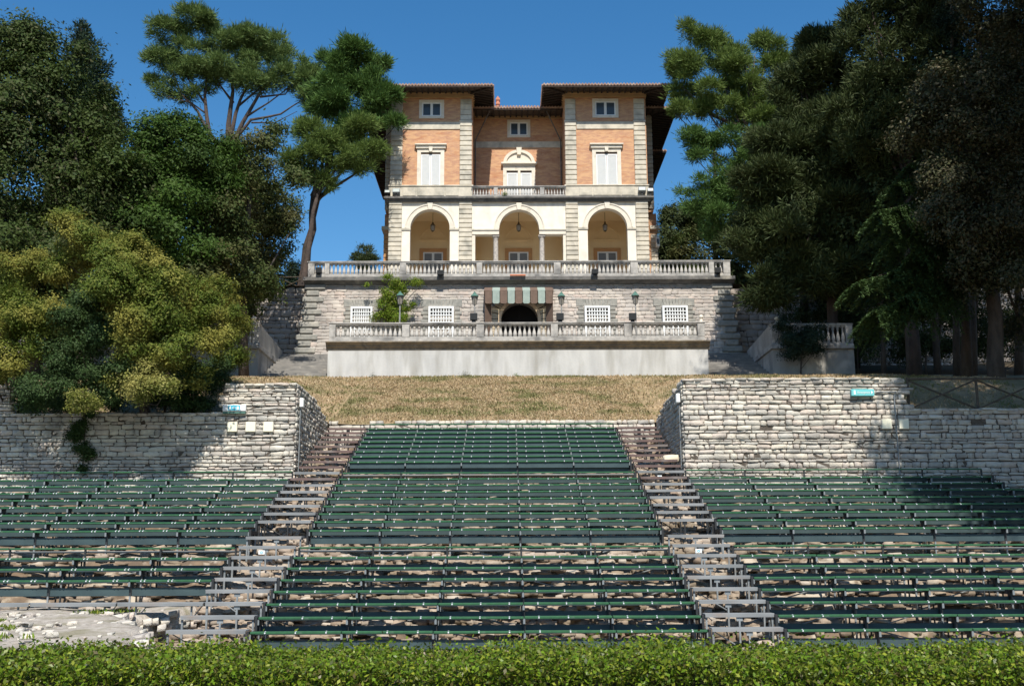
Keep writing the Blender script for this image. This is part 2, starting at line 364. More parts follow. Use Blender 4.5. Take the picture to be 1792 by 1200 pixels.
l_shade = LM('shade_dark_needles', [(.036, .056, .018), (.058, .080, .028), (.045, .064, .022), (.078, .094, .038)], .15)  # foliage colour kept dark so right-slope trees look shaded
l_holm = LM('brown_green_leaves', [(.036, .046, .016), (.052, .060, .022), (.095, .085, .040), (.030, .040, .014), (.16, .13, .075)], .2, spec=.3)
l_cedar = LM('cedar_needles', [(.042, .080, .024), (.064, .106, .032), (.032, .060, .018)], .15)
l_hedge = LM('hedge_leaves', [(.09, .17, .010), (.16, .26, .014), (.05, .10, .008), (.28, .32, .03), (.024, .04, .010), (.16, .24, .016), (.11, .085, .03), (.07, .13, .010)], .3, .4, spec=.25)
l_vine = LM('vine_leaves', [(.12, .20, .018), (.18, .27, .025), (.08, .14, .015), (.28, .28, .05)], .35)
l_dry = LM('dry_grass_blades', [(.44, .32, .19), (.33, .24, .135), (.56, .44, .29), (.23, .19, .095), (.39, .29, .17)], .2, .8, patch=(.13, .15, .05), pscale=.45)

# ------------------------------------------------------------------ the seating's slope
def zcY(zc, py):   # camera-axis depth -> Y
    d = CR @ Vector((0, -(py-600)/F, -1)); return zc*d.y
ROWD, ROWH = .77, .271
P0 = at(886, 1103, zcY(23.69, 1103)); Y0, Z0 = P0.y, P0.z
def rowY(i): return Y0+ROWD*i
def rowZ(i): return Z0+ROWH*i
T1 = [float(i) for i in range(7)]; T2 = [8.85+.97*k for k in range(8)]; T3 = [18.5+.95*k for k in range(8)]
R1, R2, R3 = 7.0, 16.6, 25.9
XC0, XC1 = -5.62, 4.38           # middle block
XL = -7.33; XR = 6.12            # inner edges of the side blocks
YW = rowY(17.3)+.55              # face of the flanking walls
YB = rowY(26.3)+.3               # back of the upper seating
print('rows', Y0, Z0, YW, YB)
def under(y): return Z0+ROWH*(y-Y0)/ROWD-.78

# flanking wall outline
XWL, XWR = -7.5, 6.28
zWL = az(672, YW, 450); zWR = az(663, YW, 1300)
ZLB = az(659, 60.0, 900)         # lawn at the foot of the lower terrace
zK = az(742, YB, 900)
zSide = (zWL+zWR)/2-.06
def lawn_c(y): t = (y-YB)/(60-YB); return zK+(ZLB-zK)*t + .12*math.sin(t*math.pi) if y > YB else zK+(y-YB)*.5
def lawn_s(y): t = (y-YW)/(60-YW); return zSide+(ZLB-zSide)*t
def sm(t): t = max(0, min(1, t)); return t*t*(3-2*t)
def top_ret(y):   # top of the flanking walls' returns, falling towards the back
    t = (y-YW)/(YB-YW); return zSide+.05+(az(703, YW+ (YB-YW)*.62)-zSide)*sm(t/.62) if t < .62 else az(703, YW+(YB-YW)*.62)+(zK+.15-az(703, YW+(YB-YW)*.62))*(t-.62)/.38
def lawn(x, y):
    lo, hi = XWL-.5, XWR+.5
    d = max(lo-x, x-hi, 0)
    z = lawn_c(y)+(lawn_s(y)-lawn_c(y))*sm(d/3.2+(0 if y > YB else .25*(YB-y)/(YB-YW)))
    if y > 59: z += (y-59)*.02
    w_ = max(sm((-9.6-x)/.8)*sm((x+24)/3) if x < 0 else sm((x-13.9)/.6), 0)
    z -= w_*1.15*(1-sm((y-YW-.6)/4.5))
    n = .04*math.sin(x*1.3+y*.7)+.03*math.sin(x*.6-y*1.1)
    return z+n*(1 if y < 58 else .3)
def grid(name, xs, ys, H, mat, kind='structure'):
    V = np.array([(x, y, H(x, y)) for y in ys for x in xs]); nx = len(xs)
    i = np.arange(len(ys)-1)[:, None]*nx+np.arange(nx-1)[None]; i = i.ravel()
    Q = np.stack([i, i+1, i+nx+1, i+nx], 1)
    return tag(npmesh(name, V, Q, mat, smooth=True), kind=kind)
ls = lambda a, b, n: list(np.linspace(a, b, n))
ZUP = None
# ------------------------------------------------------------------ ground sheets
ZLT = az(565, 60)-1.02           # lower terrace floor
ZUT = az(457, 67.5)-1.0          # upper terrace floor
def basin(x, y):
    if y < 8.5: return 1.05
    if y < 10: return 1.05-.6*(y-8.5)/1.5
    return .45 if y < Y0-2 else min(.45+(y-Y0+2)*.15, 1.)
grid('stage_ground', [-400, -60, -20, -8, 0, 8, 20, 60, 400], [-300, -60, 0, 4, 8.5, 10, 14, 18, Y0-2, Y0+.2], lambda x, y: basin(x, y)-.05*(abs(x) > 50), m_dirt)
def slope(x, y):
    z = under(y); s = (z/.42) % 1; z = z-.42*s+.42*sm((s-.55)/.4)
    return z+.09*math.sin(x*2.1+y)+.06*math.sin(x*4.7-y*2)+random.uniform(-.05, .05)-.12
grid('rubble_slope', ls(-22, 24, 190), ls(Y0-.8, YW+.3, 80), slope, m_dirt)
grid('rubble_slope', ls(XWL-.2, XWR+.2, 60), ls(YW+.3, YB+.3, 40), slope, m_dirt)
xs_l = [-26]+ls(-24, 24, 120)+[26]
grid('lawn', ls(XWL-.2, XWR+.2, 50), ls(YB+.25, 60.2, 60), lawn, m_grass)
grid('lawn', [-30, -26]+ls(-22, XWL-.2, 40), ls(YW+.35, 60.2, 60), lawn, m_grass)
grid('lawn', ls(XWR+.2, 26, 50)+[30], ls(YW+.35, 60.2, 60), lawn, m_grass)
def hill(x, y):
    if y <= 60.2: base = lawn_s(max(y, YW))
    elif y < 68.3: base = ZLB+(ZLT-ZLB)*(y-60.2)/8.1
    else: base = ZUT-.2
    d = max(abs(x)-26, 0)
    if y <= YW: base = under(y)+ (lawn_s(YW)-under(YW))*sm(d/6)
    return base+.10*d*sm(d/10)*.5
def far(x, y):
    return ZUT-.25-max(y-110, 0)*.03
grid('hillside', [-300, -120, -70, -50, -42, -36, -31, -26, -21.9], [Y0-2, 30, 34, YW, 40, 45, 50, 55, 60.2, 64, 68.2], lambda x, y: hill(x, y)-(.1 if x > -26 else 0), m_soil)
grid('hillside', [23.9, 28, 33, 38, 45, 60, 100, 300], [Y0-2, 30, 34, YW, 40, 45, 50, 55, 60.2, 64, 68.2], lambda x, y: hill(x, y)-(.1 if x < 26 else 0), m_soil)
grid('terrace_ground', ls(-30, -9.9, 12), ls(60.2, 68.4, 8), lambda x, y: ZLB+(ZLT-ZLB)*(y-60.2)/8.1, m_soil)
grid('terrace_ground', ls(11.2, 32, 12), ls(60.2, 68.4, 8), lambda x, y: ZLB+(ZLT-ZLB)*(y-60.2)/8.1, m_soil)
grid('upper_ground', [-500, -200, -80, -40, 0, 40, 80, 200, 500], [68.8, 90, 110, 200, 400, 900], far, m_soil)
# the pale earth platform in front of the left seating
ZP = az(1068, 27.3, 150)
p1 = at(300, 1066, 27.3); p2 = at(238, 1118, 18.0)
b = MB()
poly = [(-30, 15.), (p2.x+.5, 15.), (p2.x, 18.), (p1.x-.9, 25.5), (p1.x, 26.6), (p1.x+.3, 27.7), (-30, 27.7)]
nS = 14; rows = []
ys = ls(15, 27.7, 40)
def edge(y): return float(np.interp(y, [15, 18, 25.2, 26.8, 27.7], [p2.x+.9, p2.x, p1.x-.75, p1.x, p1.x+.5]))
def bankH(x, y): return ZP+.05*math.sin(x*1.7+y)+.04*math.sin(x*.7-y*1.3)+random.uniform(-.015, .015)
V = []; nx = 60
for y in ys:
    e = edge(y)+.12*math.sin(y*3.1)+.06*math.sin(y*7.3)
    for k in range(nx): x = -30+(e+30)*(k/(nx-1))**.6; V.append((x, y, bankH(x, y)))
    V.append((e+.18, y, ZP-.25)); V.append((e+.1+.1*math.sin(y*5), y, .3))
nn = nx+2; i = (np.arange(len(ys)-1)[:, None]*nn+np.arange(nn-1)[None]).ravel()
tag(npmesh('earth_bank', np.array(V), np.stack([i, i+1, i+nn+1, i+nn], 1), m_bank), kind='structure')

# rubble lying under the seating
it = []
for k in range(19000):
    if k % 3: x = random.uniform(XL-.5, XR+.5); y = random.uniform(Y0-.6, YB)
    else: x = random.uniform(-20, 20); y = random.uniform(Y0-.6, YW)
    if y > YW and not (XWL+.1 < x < XWR-.1): continue
    if x < edge(y)+.2 and y < 27.6: continue
    a = random.uniform(-.35, .35); l = random.uniform(.05, .2); h = random.uniform(.03, .085); d = random.uniform(.06, .16)
    z = slope(x, y)+.04
    u = Vector((math.cos(a), math.sin(a), random.uniform(-.15, .15)))*l; v = Vector((random.uniform(-.1, .1), random.uniform(-.2, .2), 1))*h; n = Vector((math.sin(a), -math.cos(a), .1))*d
    it.append((x, y, z, *u, *v, *n))
tag(stone_field('rubble', it, m_rock), kind='stuff')
# grass blades
def blades(n, x0, x1, y0, y1, name, lo=.05, hi=.13):
    x = rng.uniform(x0, x1, n); y = rng.uniform(y0, y1, n)
    z = np.array([lawn(a, c) for a, c in zip(x, y)])
    h = rng.uniform(lo, hi, n); P = np.stack([x, y, z+h*.35], 1)
    T = unit(np.stack([rng.normal(0, .5, n), rng.normal(0, .5, n), np.ones(n)], 1)); Nn = unit(np.cross(T, rng.normal(size=T.shape)))
    tag(leafmesh(name, P, Nn, T, h*.7, h*.28, l_dry, None), kind='stuff')
def tufts(n, mat, name='grass'):
    x = rng.uniform(-14, -6.5, n); y = rng.uniform(17, 27.2, n); keep = (np.sin(x*1.7+y*.9)+np.sin(x*.8-y*1.9+2) > .9) & (x < np.array([edge(q)-.3 for q in y])); x, y = x[keep], y[keep]
    h = rng.uniform(.03, .10, len(x)); P = np.stack([x, y, ZP+h*.4], 1); T = unit(np.stack([rng.normal(0, .5, len(x)), rng.normal(0, .5, len(x)), np.ones(len(x))], 1)); Nn = unit(np.cross(T, rng.normal(size=T.shape)))
    tag(leafmesh(name, P, Nn, T, h*.7, h*.2, mat, None), kind='stuff')
tufts(16000, l_vine)
it = []
for k in range(350):
    y = random.uniform(17, 27.4); x = random.uniform(-15, edge(y)-.1); s = random.uniform(.02, .09); a = random.uniform(0, 3)
    it.append((x, y, ZP+.01, s*math.cos(a), s*math.sin(a), 0, 0, .01, s*.5, s*.7*math.sin(a), -s*.7*math.cos(a), .1*s))
tag(stone_field('pebbles', it, m_wall), kind='stuff')
it = []
for k in range(110):
    y = random.uniform(15.5, 27.5); l = random.uniform(.12, .3); zz = random.choice((ZP-.07, ZP-.22, ZP-.36))
    it.append((edge(y)+random.uniform(.02, .16)+(ZP-zz)*.25, y, zz, .06, -l, 0, 0, 0, .08, .1, 0, .02))
tag(stone_field('edge_stones', it, m_wall), kind='stuff')
blades(46000, XWL, XWR, YB+.3, 60, 'dry_grass')
blades(20000, -18, XWL-.1, YW+.4, 60, 'dry_grass')
blades(20000, XWR+.1, 20, YW+.4, 60, 'dry_grass')
# ------------------------------------------------------------------ flanking stone walls
def wing_wall(x_in, x_out, top_f, side, label, holes=()):
    t = thing('stone_wall', (x_in, YW, 3), label, 'wall')
    L = abs(x_out-x_in); U = (side, 0, 0)
    b0 = under(YW)-.5
    skip = lambda u, z: any(abs(u-hu) < .1 and abs(z+b0-hz) < .09 for hu, hz in holes)
    it = masonry((x_in, YW, b0), U, (0, 0, 1), (0, -1, 0), L, lambda u: top_f(u)-b0, lambda u: 0, h=.142, l=.34, skip=skip)
    # return along the aisle
    ub = YB+.35-YW
    it += masonry((x_in, YW+.05, b0), (0, 1, 0), (0, 0, 1), (-side, 0, 0), ub, lambda u: top_ret(YW+u)-b0, lambda u: max(0, u*ROWH/ROWD-.3), h=.142, l=.34)
    # coping stones
    u = 0
    while u < L:
        l = random.uniform(.25, .6); 
        if u+l < L: it.append((x_in+side*(u+l/2), YW+.14, top_f(u+l/2)-.02+random.uniform(-.02, .02), side*l/2, 0, 0, 0, 0, .05, 0, -.2, 0))
        u += l+.02
    stone_field('stonework', it, m_wall, t)
    b = MB(); n = 30
    for k in range(n):
        a, c = L*k/n, L*(k+1)/n
        zt = min(top_f(a+.01), top_f(c-.01))-.05
        b.box(x_in+side*(a+.001 if k else .02), YW+.0, b0-.3, x_in+side*c, YW+.5, zt)
    for k in range(n):
        a, c = ub*k/n+.5*(k == 0), ub*(k+1)/n
        b.box(x_in+side*.02, YW+a, b0-.3, x_in+side*.45, YW+c, min(top_ret(YW+a), top_ret(YW+c))-.06)
    b.build('joint_backing', m_mortar, t)
    return t
zL2 = az(724, YW, 250); xL2 = ax(388, 720, YW)
def topL(u):
    x = XWL-u
    if x > xL2: return zWL
    if x > ax(30, 700, YW): return zL2
    return az(676, YW, 10)
xR2 = ax(1589, 690, YW); zR2 = az(716, YW, 1690)
def topR(u): return zWR if XWR+u < xR2 else zR2
wing_wall(XWL, -27, topL, -1, 'pale rubble stone wall behind the left seating, under the yellow-green trees')
hl = [at(px, py, YW) for px, py in ((1341, 748), (1487, 744), (1708, 742))]
wing_wall(XWR, 27, topR, 1, 'pale rubble stone wall behind the right seating, its far end in deep tree shade', [(p.x-XWR, p.z) for p in hl])
# low stone kerb behind the topmost seats
t = thing('kerb_wall', (0, YB, 5), 'low stone kerb wall along the lawn behind the topmost green benches', 'wall')
it = masonry((XWL+.1, YB, zK-1.1), (1, 0, 0), (0, 0, 1), (0, -1, 0), XWR-XWL-.2, lambda u: 1.27+(.06 if u > 3 else -.1), h=.14, l=.3)
stone_field('stonework', it, m_wall, t)
b = MB(); b.box(XWL+.5, YB, zK-1.5, XWR-.5, YB+.35, zK-.03); b.build('joint_backing', m_mortar, t)

# things fixed to the walls
def panel(px, py, lab, Y=YW):
    p = at(px, py, Y-.06); t = thing('light_panel', (p.x, Y-.06, p.z), lab, 'wall light', 'square light panels on the stone walls')
    b = MB(); b.box(p.x-.18, Y-.13, p.z-.18, p.x+.18, Y-.03, p.z+.18, c=.015); b.build('frame', m_galv if 0 else m_trim, t)
    b = MB(); b.box(p.x-.165, Y-.142, p.z-.165, p.x+.165, Y-.128, p.z+.165, c=.01); b.build('glass_panel', m_cream, t)
panel(407, 747, 'square cream panel on the left stone wall, farthest left of three in a row')
panel(439, 747, 'middle one of three square cream panels in a row on the left stone wall')
panel(470, 747, 'square cream panel on the left stone wall, nearest the corner of three')
panel(1551, 742, 'square cream panel on the right stone wall, sunlit left one of a pair')
panel(1581, 742, 'square greenish panel on the right stone wall, shaded one of a pair')
def text(s, size, loc, mat, parent, name='lettering'):
    c = bpy.data.curves.new('t', 'FONT'); c.body = s; c.size = size; c.align_x = 'CENTER'; c.align_y = 'CENTER'; c.extrude = .003
    o = bpy.data.objects.new('t', c); COL.objects.link(o)
    me = bpy.data.meshes.new_from_object(o.evaluated_get(bpy.context.evaluated_depsgraph_get())); bpy.data.objects.remove(o)
    me.materials.clear(); me.materials.append(mat)
    q = bpy.data.objects.new(name, me); COL.objects.link(q); q.parent = parent
    q.location = Vector(loc)-ORG[parent.name]; q.rotation_euler = (R(90), 0, 0); return q
p = at(410.5, 714, YW-.12); t = thing('exit_sign', tuple(p), 'white emergency light box with a small blue pictogram, on the left stone wall', 'sign')
k = 1/51.
b = MB(); b.box(p.x-.41, YW-.2, p.z-.12, p.x+.41, YW-.04, p.z+.12, c=.02); b.build('housing', m_sign, t)
b = MB(); b.box(p.x-.21, YW-.212, p.z-.09, p.x+.21, YW-.198, p.z+.1, c=.01); f = b.build('pictogram_panel', m_blue, t)
b = MB()
yy = (YW-.222, YW-.212)
b.box(p.x-.16, yy[0], p.z-.07, p.x-.11, yy[1], p.z+.03); b.lathe([(.0, -.02), (.022, 0), (0, .02)], (p.x-.135, YW-.216, p.z+.055), 8); b.build('pictogram', m_wht, f); b = MB()
b.box(p.x-.06, yy[0], p.z-.012, p.x+.03, yy[1], p.z+.012); b.prism([(p.x+.02, p.z-.045), (p.x+.06, p.z), (p.x+.02, p.z+.045)], *yy)
b.build('pictogram', m_wht, f); b = MB(); b.box(p.x+.1, yy[0], p.z-.07, p.x+.17, yy[1], p.z+.05)
b.build('pictogram', m_wht, f)
b = MB(); b.box(p.x-.4, YW-.17, p.z-.19, p.x+.4, YW-.04, p.z-.122); b.build('base', m_verd, t)
p = at(1509, 687, YW-.12); t = thing('exit_sign', tuple(p), 'long teal emergency sign with white lettering, on the right stone wall', 'sign')
b = MB(); b.box(p.x-.41, YW-.2, p.z-.13, p.x+.41, YW-.04, p.z+.12, c=.02); b.build('housing', m_teal, t)
text('Emergenza', .1, (p.x+.02, YW-.206, p.z), m_wht, t)
b = MB(); b.box(p.x-.33, YW-.212, p.z-.07, p.x-.27, YW-.2, p.z+.07); b.build('pictogram', m_wht, t); b = MB(); b.prism([(p.x+.29, p.z-.06), (p.x+.35, p.z), (p.x+.29, p.z+.06)], YW-.212, YW-.2); b.build('pictogram', m_wht, t)
q1 = at(1532, 686, YW-.08); q2 = at(1568, 686, YW-.08); q3 = at(1575, 830, YW-.08)
b = MB(); b.tube([q1, (q2.x, q2.y, q1.z), (q3.x, q2.y, q1.z-.12), (q3.x, q2.y, q3.z)], .022, 8)
tag(b.build('cable_conduit', m_galv), 'thin grey conduit pipe bending down the right stone wall from the teal sign', 'pipe')
for side, px, py in ((-1, 516, 705), (1, 1193, 697)):   # lamps on the returns
    xx = XWL if side < 0 else XWR; y = YW+(.45 if side < 0 else .3); z = at(px, py, y).z; s = -side
    t = thing('wall_lamp', (xx, y, z), 'small white bulkhead lamp on the shaded aisle side of the %s stone wall' % ('left' if side < 0 else 'right'), 'lamp')
    b = MB(); b.box(xx+s*.05, y-.12, z-.17, xx+s*.2, y+.12, z+.17, c=.03); b.build('lamp_housing', m_sign, t)
    b = MB(); b.tube([(xx+s*.08, y, z-.17), (xx+s*.08, y, z-2.5)], .018, 6); b.build('conduit', m_galv, t)

# ivy and the vine
def ivy(name, blobs, n, size, mat, label, stem, clump=.16):
    t = thing(name, tuple(Vector(blobs[0][:3])), label, 'climbing plant')
    crown(blobs, n*2, size, mat, t, 'foliage', .75, clump, 12, .1, up=.1, gap=1.6)
    b = MB()
    for s in stem: b.tube(s, [.03]+[.02]*(len(s)-1), 6)
    b.build('stem', m_bark, t); return t
def IB(px, py, r, Y, sq=1): a = PB(px, py, r, Y, sq, .4); return a
ivy('ivy', [IB(145, 745, 8, YW-.12, 2.5), IB(148, 785, 9, YW-.12, 2.5), IB(143, 820, 5, YW-.12, 2), IB(160, 795, 14, YW-.12, .6), IB(133, 765, 7, YW-.12, 2), IB(160, 720, 10, YW-.12)], 1500, .07, l_dkgr, 'dark ivy strand growing down the left stone wall', [[at(147, 700, YW-.1), at(148, 760, YW-.1), at(144, 828, YW-.1)]])

# ------------------------------------------------------------------ bench parts (shared meshes, local to one 2 m bay)
BAY = 2.0
def seat_mesh(pairs):
    b = MB(); b.box(.008, 0, -.052, BAY-.008, .22, 0, m=0, c=.008)
    for k in range(3):
        x = BAY*(k+.5)/3-.0
        for dx in ((-.045, .045) if pairs else (0,)):
            b.tube([(x+dx, -.014, -.027), (x+dx, .01, -.027)], .017, 8, m=1)
            b.tube([(x+dx, .05, -.004), (x+dx, .05, .01)], .017, 8, m=1)
    return b
def proto(b, name, mats):
    o = b.build(name, mats, loc=(0, 0, 0)); me = o.data; bpy.data.objects.remove(o); return me
me_seat = proto(seat_mesh(False), 'seat', [m_green, m_bolt]); me_seat2 = proto(seat_mesh(True), 'seat', [m_green, m_bolt])
b = MB(); b.box(.03, .34, -.155, BAY-.03, .37, -.04, c=.006); b.box(.03, .37, -.07, BAY-.03, .58, -.041); me_foot = proto(b, 'footboard', m_slate)
b = MB(); b.box(.03, .42, -.09, BAY-.03, .66, -.04, c=.006); me_foot1 = proto(b, 'footboard', m_slate)
b = MB(); b.box(.03, .05, -.25, BAY-.03, .08, -.058, c=.006); b.box(.03, .08, -.25, BAY-.03, .76, -.22); me_foot3 = proto(b, 'footboard', m_slate)
b = MB(); b.box(.03, .24, -.36, BAY-.03, .275, -.205, c=.006); me_riser = proto(b, 'riser_board', m_slate)
b = MB(); b.box(.03, .16, -.40, BAY-.03, .20, -.20, c=.006); me_riserb = proto(b, 'riser_board', m_slate)
b = MB()   # leg: post, seat bracket and side plate
b.box(-.02, .12, -.95, .02, .155, -.40, m=0); b.box(-.03, .14, -.40, .03, .30, -.055, m=1)
b.box(-.02, .03, -.10, .02, .78, -.06, m=1); b.box(-.024, .02, -.17, .024, .05, -.055, m=0)
b.box(-.016, .60, -.95, .016, .635, -.1, m=1)
me_leg = proto(b, 'leg', [m_galv, m_iron])
b = MB(); b.box(-.03, -.012, -.42, .03, .12, .012, c=.006); b.box(-.03, .12, -.12, .03, .78, -.02); me_end = proto(b, 'end_plate', m_iron)
def brace_mesh(flip):
    b = MB(); z = (-.38, -.66) if flip else (-.66, -.38)
    b.tube([(.35, .3, z[0]), (1.45, .62, z[1])], .016, 6); return proto(b, 'brace', m_galv)
me_br = [brace_mesh(0), brace_mesh(1)]
def inst(me, name, parent, loc, sx=1):
    o = bpy.data.objects.new(name, me); COL.objects.link(o); o.parent = parent; o.location = loc
    if sx != 1: o.scale = (sx, 1, 1)
    return o
def bench(x0, n, i, label, group, tier, first, bay=BAY, pairs=False, flat=0, dx=0):
    t = thing('bench', (x0, rowY(i), rowZ(i)), label, 'bench', group); sx = bay/BAY
    for k in range(n):
        inst(me_seat2 if pairs else me_seat, 'seat', t, (k*bay, random.uniform(-.008, .008), random.uniform(-.008, .006)), sx).rotation_euler = (random.uniform(-.03, .03), random.uniform(-.0035, .0035), 0)
        inst(me_foot3 if tier == 3 else (me_foot1 if tier == 1 else me_foot), 'footboard', t, (k*bay, 0, 0), sx)
        inst(me_riserb if first else me_riser, 'riser_board', t, (k*bay, 0, 0), sx)
        if (k+int(i)) % 3 == 0 or (tier == 1 and k % 2 == int(i) % 2): inst(me_br[int(i) % 2], 'brace', t, (k*bay, 0, 0), sx)
    for k in range(n+1): inst(me_leg, 'leg', t, (k*bay, 0, 0))
    inst(me_end, 'end_plate', t, (-.04, 0, 0)); inst(me_end, 'end_plate', t, (n*bay+.04, 0, 0))
ORD = ['lowest', 'second', 'third', 'fourth', 'fifth', 'sixth', 'seventh', 'eighth']
bc = (XC1-XC0)/5
for tier, rows in ((1, T1), (2, T2), (3, T3)):
    tn = ['', 'bottom', 'middle', 'top'][tier]
    for k, i in enumerate(rows):
        o = ORD[k] if k < len(rows)-1 or tier == 0 else 'highest'
        bench(XC0, 5, i, f'long green bench of the centre block, {o} row of its {tn} tier', 'green benches of the centre block', tier, k == 0, bay=bc, pairs=False)
LT1 = T1[4:]
for tier, rows in ((1, LT1), (2, T2)):
    tn = ['', 'bottom', 'top'][tier]
    for k, i in enumerate(rows):
        o = ORD[k] if k < len(rows)-1 else 'highest'
        n = 4 if tier == 1 else 6
        bench(XL-n*2.03, n, i, f'long green bench of the left block, {o} row of its {tn} tier', 'green benches of the left block', tier, k == 0, bay=2.03, pairs=True)
for tier, rows in ((1, T1), (2, T2)):
    tn = ['', 'bottom', 'top'][tier]
    for k, i in enumerate(rows):
        o = ORD[k] if k < len(rows)-1 else 'highest'
        n = 4 if (tier == 1 and i < 2) else (5 if tier == 1 else 6)
        if tier == 2 and k > 5: n = 5
        bench(XR, n, i, f'long green bench of the right block, {o} row of its {tn} tier', 'green benches of the right block', tier, k == 0, bay=2.03, pairs=False)
# guard rails above the walkways, and the walkways
def guard(x0, n, i, bay, label, hgt=.0, solid=False):
    y, z = rowY(i), rowZ(i)+hgt
    t = thing('guard_rail', (x0, y, z), label, 'railing', 'green guard rails behind the seating tiers')
    b = MB()
    for k in range(n): b.box(x0+k*bay+.015, y-.02, z-.05, x0+(k+1)*bay-.015, y+.03, z, m=0, c=.01)
    b.build('top_rail', m_green, t)
    for k in range(n+1):
        b = MB(); X = x0+k*bay; b.box(X-.025, y+.03, z-.75, X+.025, y+.075, z-.015, m=0); b.box(X-.025, y+.02, z-.3, X+.025, y+.4, z-.26); b.build('post', m_iron, t)
def walkway(x0, x1, y0, y1, z, label, bay=2.0, mat=None, th=.05, grp='grey plank walkways between the seating tiers'):
    t = thing('walkway', (x0, y0, z), label, 'walkway', grp); n = max(1, round((x1-x0)/bay))
    for k in range(n):
        a, c = x0+(x1-x0)*k/n, x0+(x1-x0)*(k+1)/n; b = MB(); m = 3
        for j in range(m): b.box(a+.01, y0+(y1-y0)*j/m+.006, z-th, c-.01, y0+(y1-y0)*(j+1)/m-.006, z, c=.006)
        b.build('plank', mat or m_tread, t)
guard(XC0, 5, R1, bc, 'green rail above the walkway between bottom and middle tiers of the centre block')
guard(XC0, 5, R2, bc, 'green rail above the walkway between middle and top tiers of the centre block')
guard(XC0, 5, R3, bc, 'green back rail behind the topmost row of the centre block', .05)
guard(XL-8*2.03, 8, R1, 2.03, 'green rail above the walkway halfway up the left block')
guard(XR, 7, R1, 2.03, 'green rail above the walkway halfway up the right block')
guard(XL-6*2.03, 6, R2, 2.03, 'green back rail of the left block in front of the stone wall', .06)
guard(XR, 5, R2, 2.03, 'green back rail of the right block in front of the stone wall', .06)
for x0, x1, nm in ((XC0, XC1, 'centre'), (XL-16, XL, 'left'), (XR, XR+14.2, 'right')):
    walkway(x0, x1, rowY(7)+.1, rowY(8)+.15, rowZ(7)-.085, f'grey plank walkway halfway up the {nm} seating block', bc if nm == 'centre' else 2.03)
walkway(XC0, XC1, rowY(16.6)+.1, rowY(17.6)+.1, rowZ(16.6)-.06, 'grey plank walkway below the top tier of the centre seating block', bc)
# aisle stairs
def stair(x0f, x1f, side, label):
    t = thing('aisle_stair', (x0f(0), Y0, Z0), label, 'staircase', 'plank stairs beside the centre seating')
    idx = [float(i)-.0 for i in range(0, 9)]+[8.85+.97*k for k in range(1, 9)]+[17.55]+[18.5+.95*k for k in range(0, 8)]
    for q, i in enumerate(idx):
        y, z = rowY(i), rowZ(i)+.035; x0, x1 = x0f(i), x1f(i)
        mt = m_tread if i < 15.2 or abs(i-16.6) < .5 else m_rust
        b = MB(); d = .36
        b.box(x0, y+.10, z-.03, x1, y+.10+d/2-.006, z, c=.005); b.box(x0, y+.1+d/2+.006, z-.03, x1, y+.1+d, z, c=.005)
        b.box(x0+.01, y+.09, z-.085, x1-.01, y+.115, z-.012)
        b.build('tread', mt, t)
        b = MB(); mx = (x0+x1)/2+random.uniform(-.1, .1)
        ms = m_galv if i < 9 else m_iron
        b.box(mx-.02, y+.12, z-.03-.62, mx+.02, y+.16, z-.085); b.box(mx-.07, y+.121, z-.17, mx+.07, y+.15, z-.085); b.build('support', ms, t)
        for xx in (x0+.04, x1-.04): b = MB(); b.box(xx-.022, y+.14, z-.68, xx+.022, y+.18, z-.03); b.build('support', ms, t)
        if int(i) % 3 == 0: b = MB(); b.tube([(x0+.1, y+.3, z-.1), (mx, y+.2, z-.55)], .014, 6); b.build('brace', ms, t)
def lx0(i): return XL+.04 if i > 2.4 else at({0: 287, 1: 318, 2: 300}[int(round(i))], 1085, rowY(i)).x
lx1 = lambda i: XC0-.1
stair(lambda i: XL+.05 if i > 2.5 else (at(355 if i > 1.5 else (312 if i > .5 else 288), 1090, rowY(i)).x), lx1, -1, 'grey plank stair in the gap between left and centre seating blocks')
stair(lambda i: XC1+.1, lambda i: XR-.06 if i < 16.3 else XR-.02, 1, 'grey plank stair in the gap between centre and right seating blocks')
walkway(XL-16, XL+.0, rowY(2.62), rowY(3.15), rowZ(2)+.035+.0, 'long grey plank at the foot of the left seating block, above the pale earth', 4.0, grp=None) if 0 else None
y2 = rowY(2)+.1
t = thing('foot_plank', (XL-8, y2, rowZ(2)), 'long grey plank at the foot of the left seating block above the pale earth', 'walkway')
for k in range(8):
    a = at(355, 1060, rowY(2)).x-.02-2.03*k; b = MB(); b.box(a-2.01, y2, rowZ(2)+.0, a, y2+.34, rowZ(2)+.035, c=.006); b.box(a-2.0, y2-.012, rowZ(2)-.05, a-.01, y2+.012, rowZ(2)+.02); b.build('plank', m_tread, t)
    for q in (.3, 1.6):
        b = MB(); b.box(a-q-.02, y2+.1, rowZ(2)-.35, a-q+.02, y2+.14, rowZ(2)-.0); b.build('support', m_galv, t); b = MB(); b.tube([(a-q, y2+.2, rowZ(2)-.34), (a-q+.25, y2+.2, rowZ(2)-.02)], .015, 6); b.build('brace', m_galv, t)
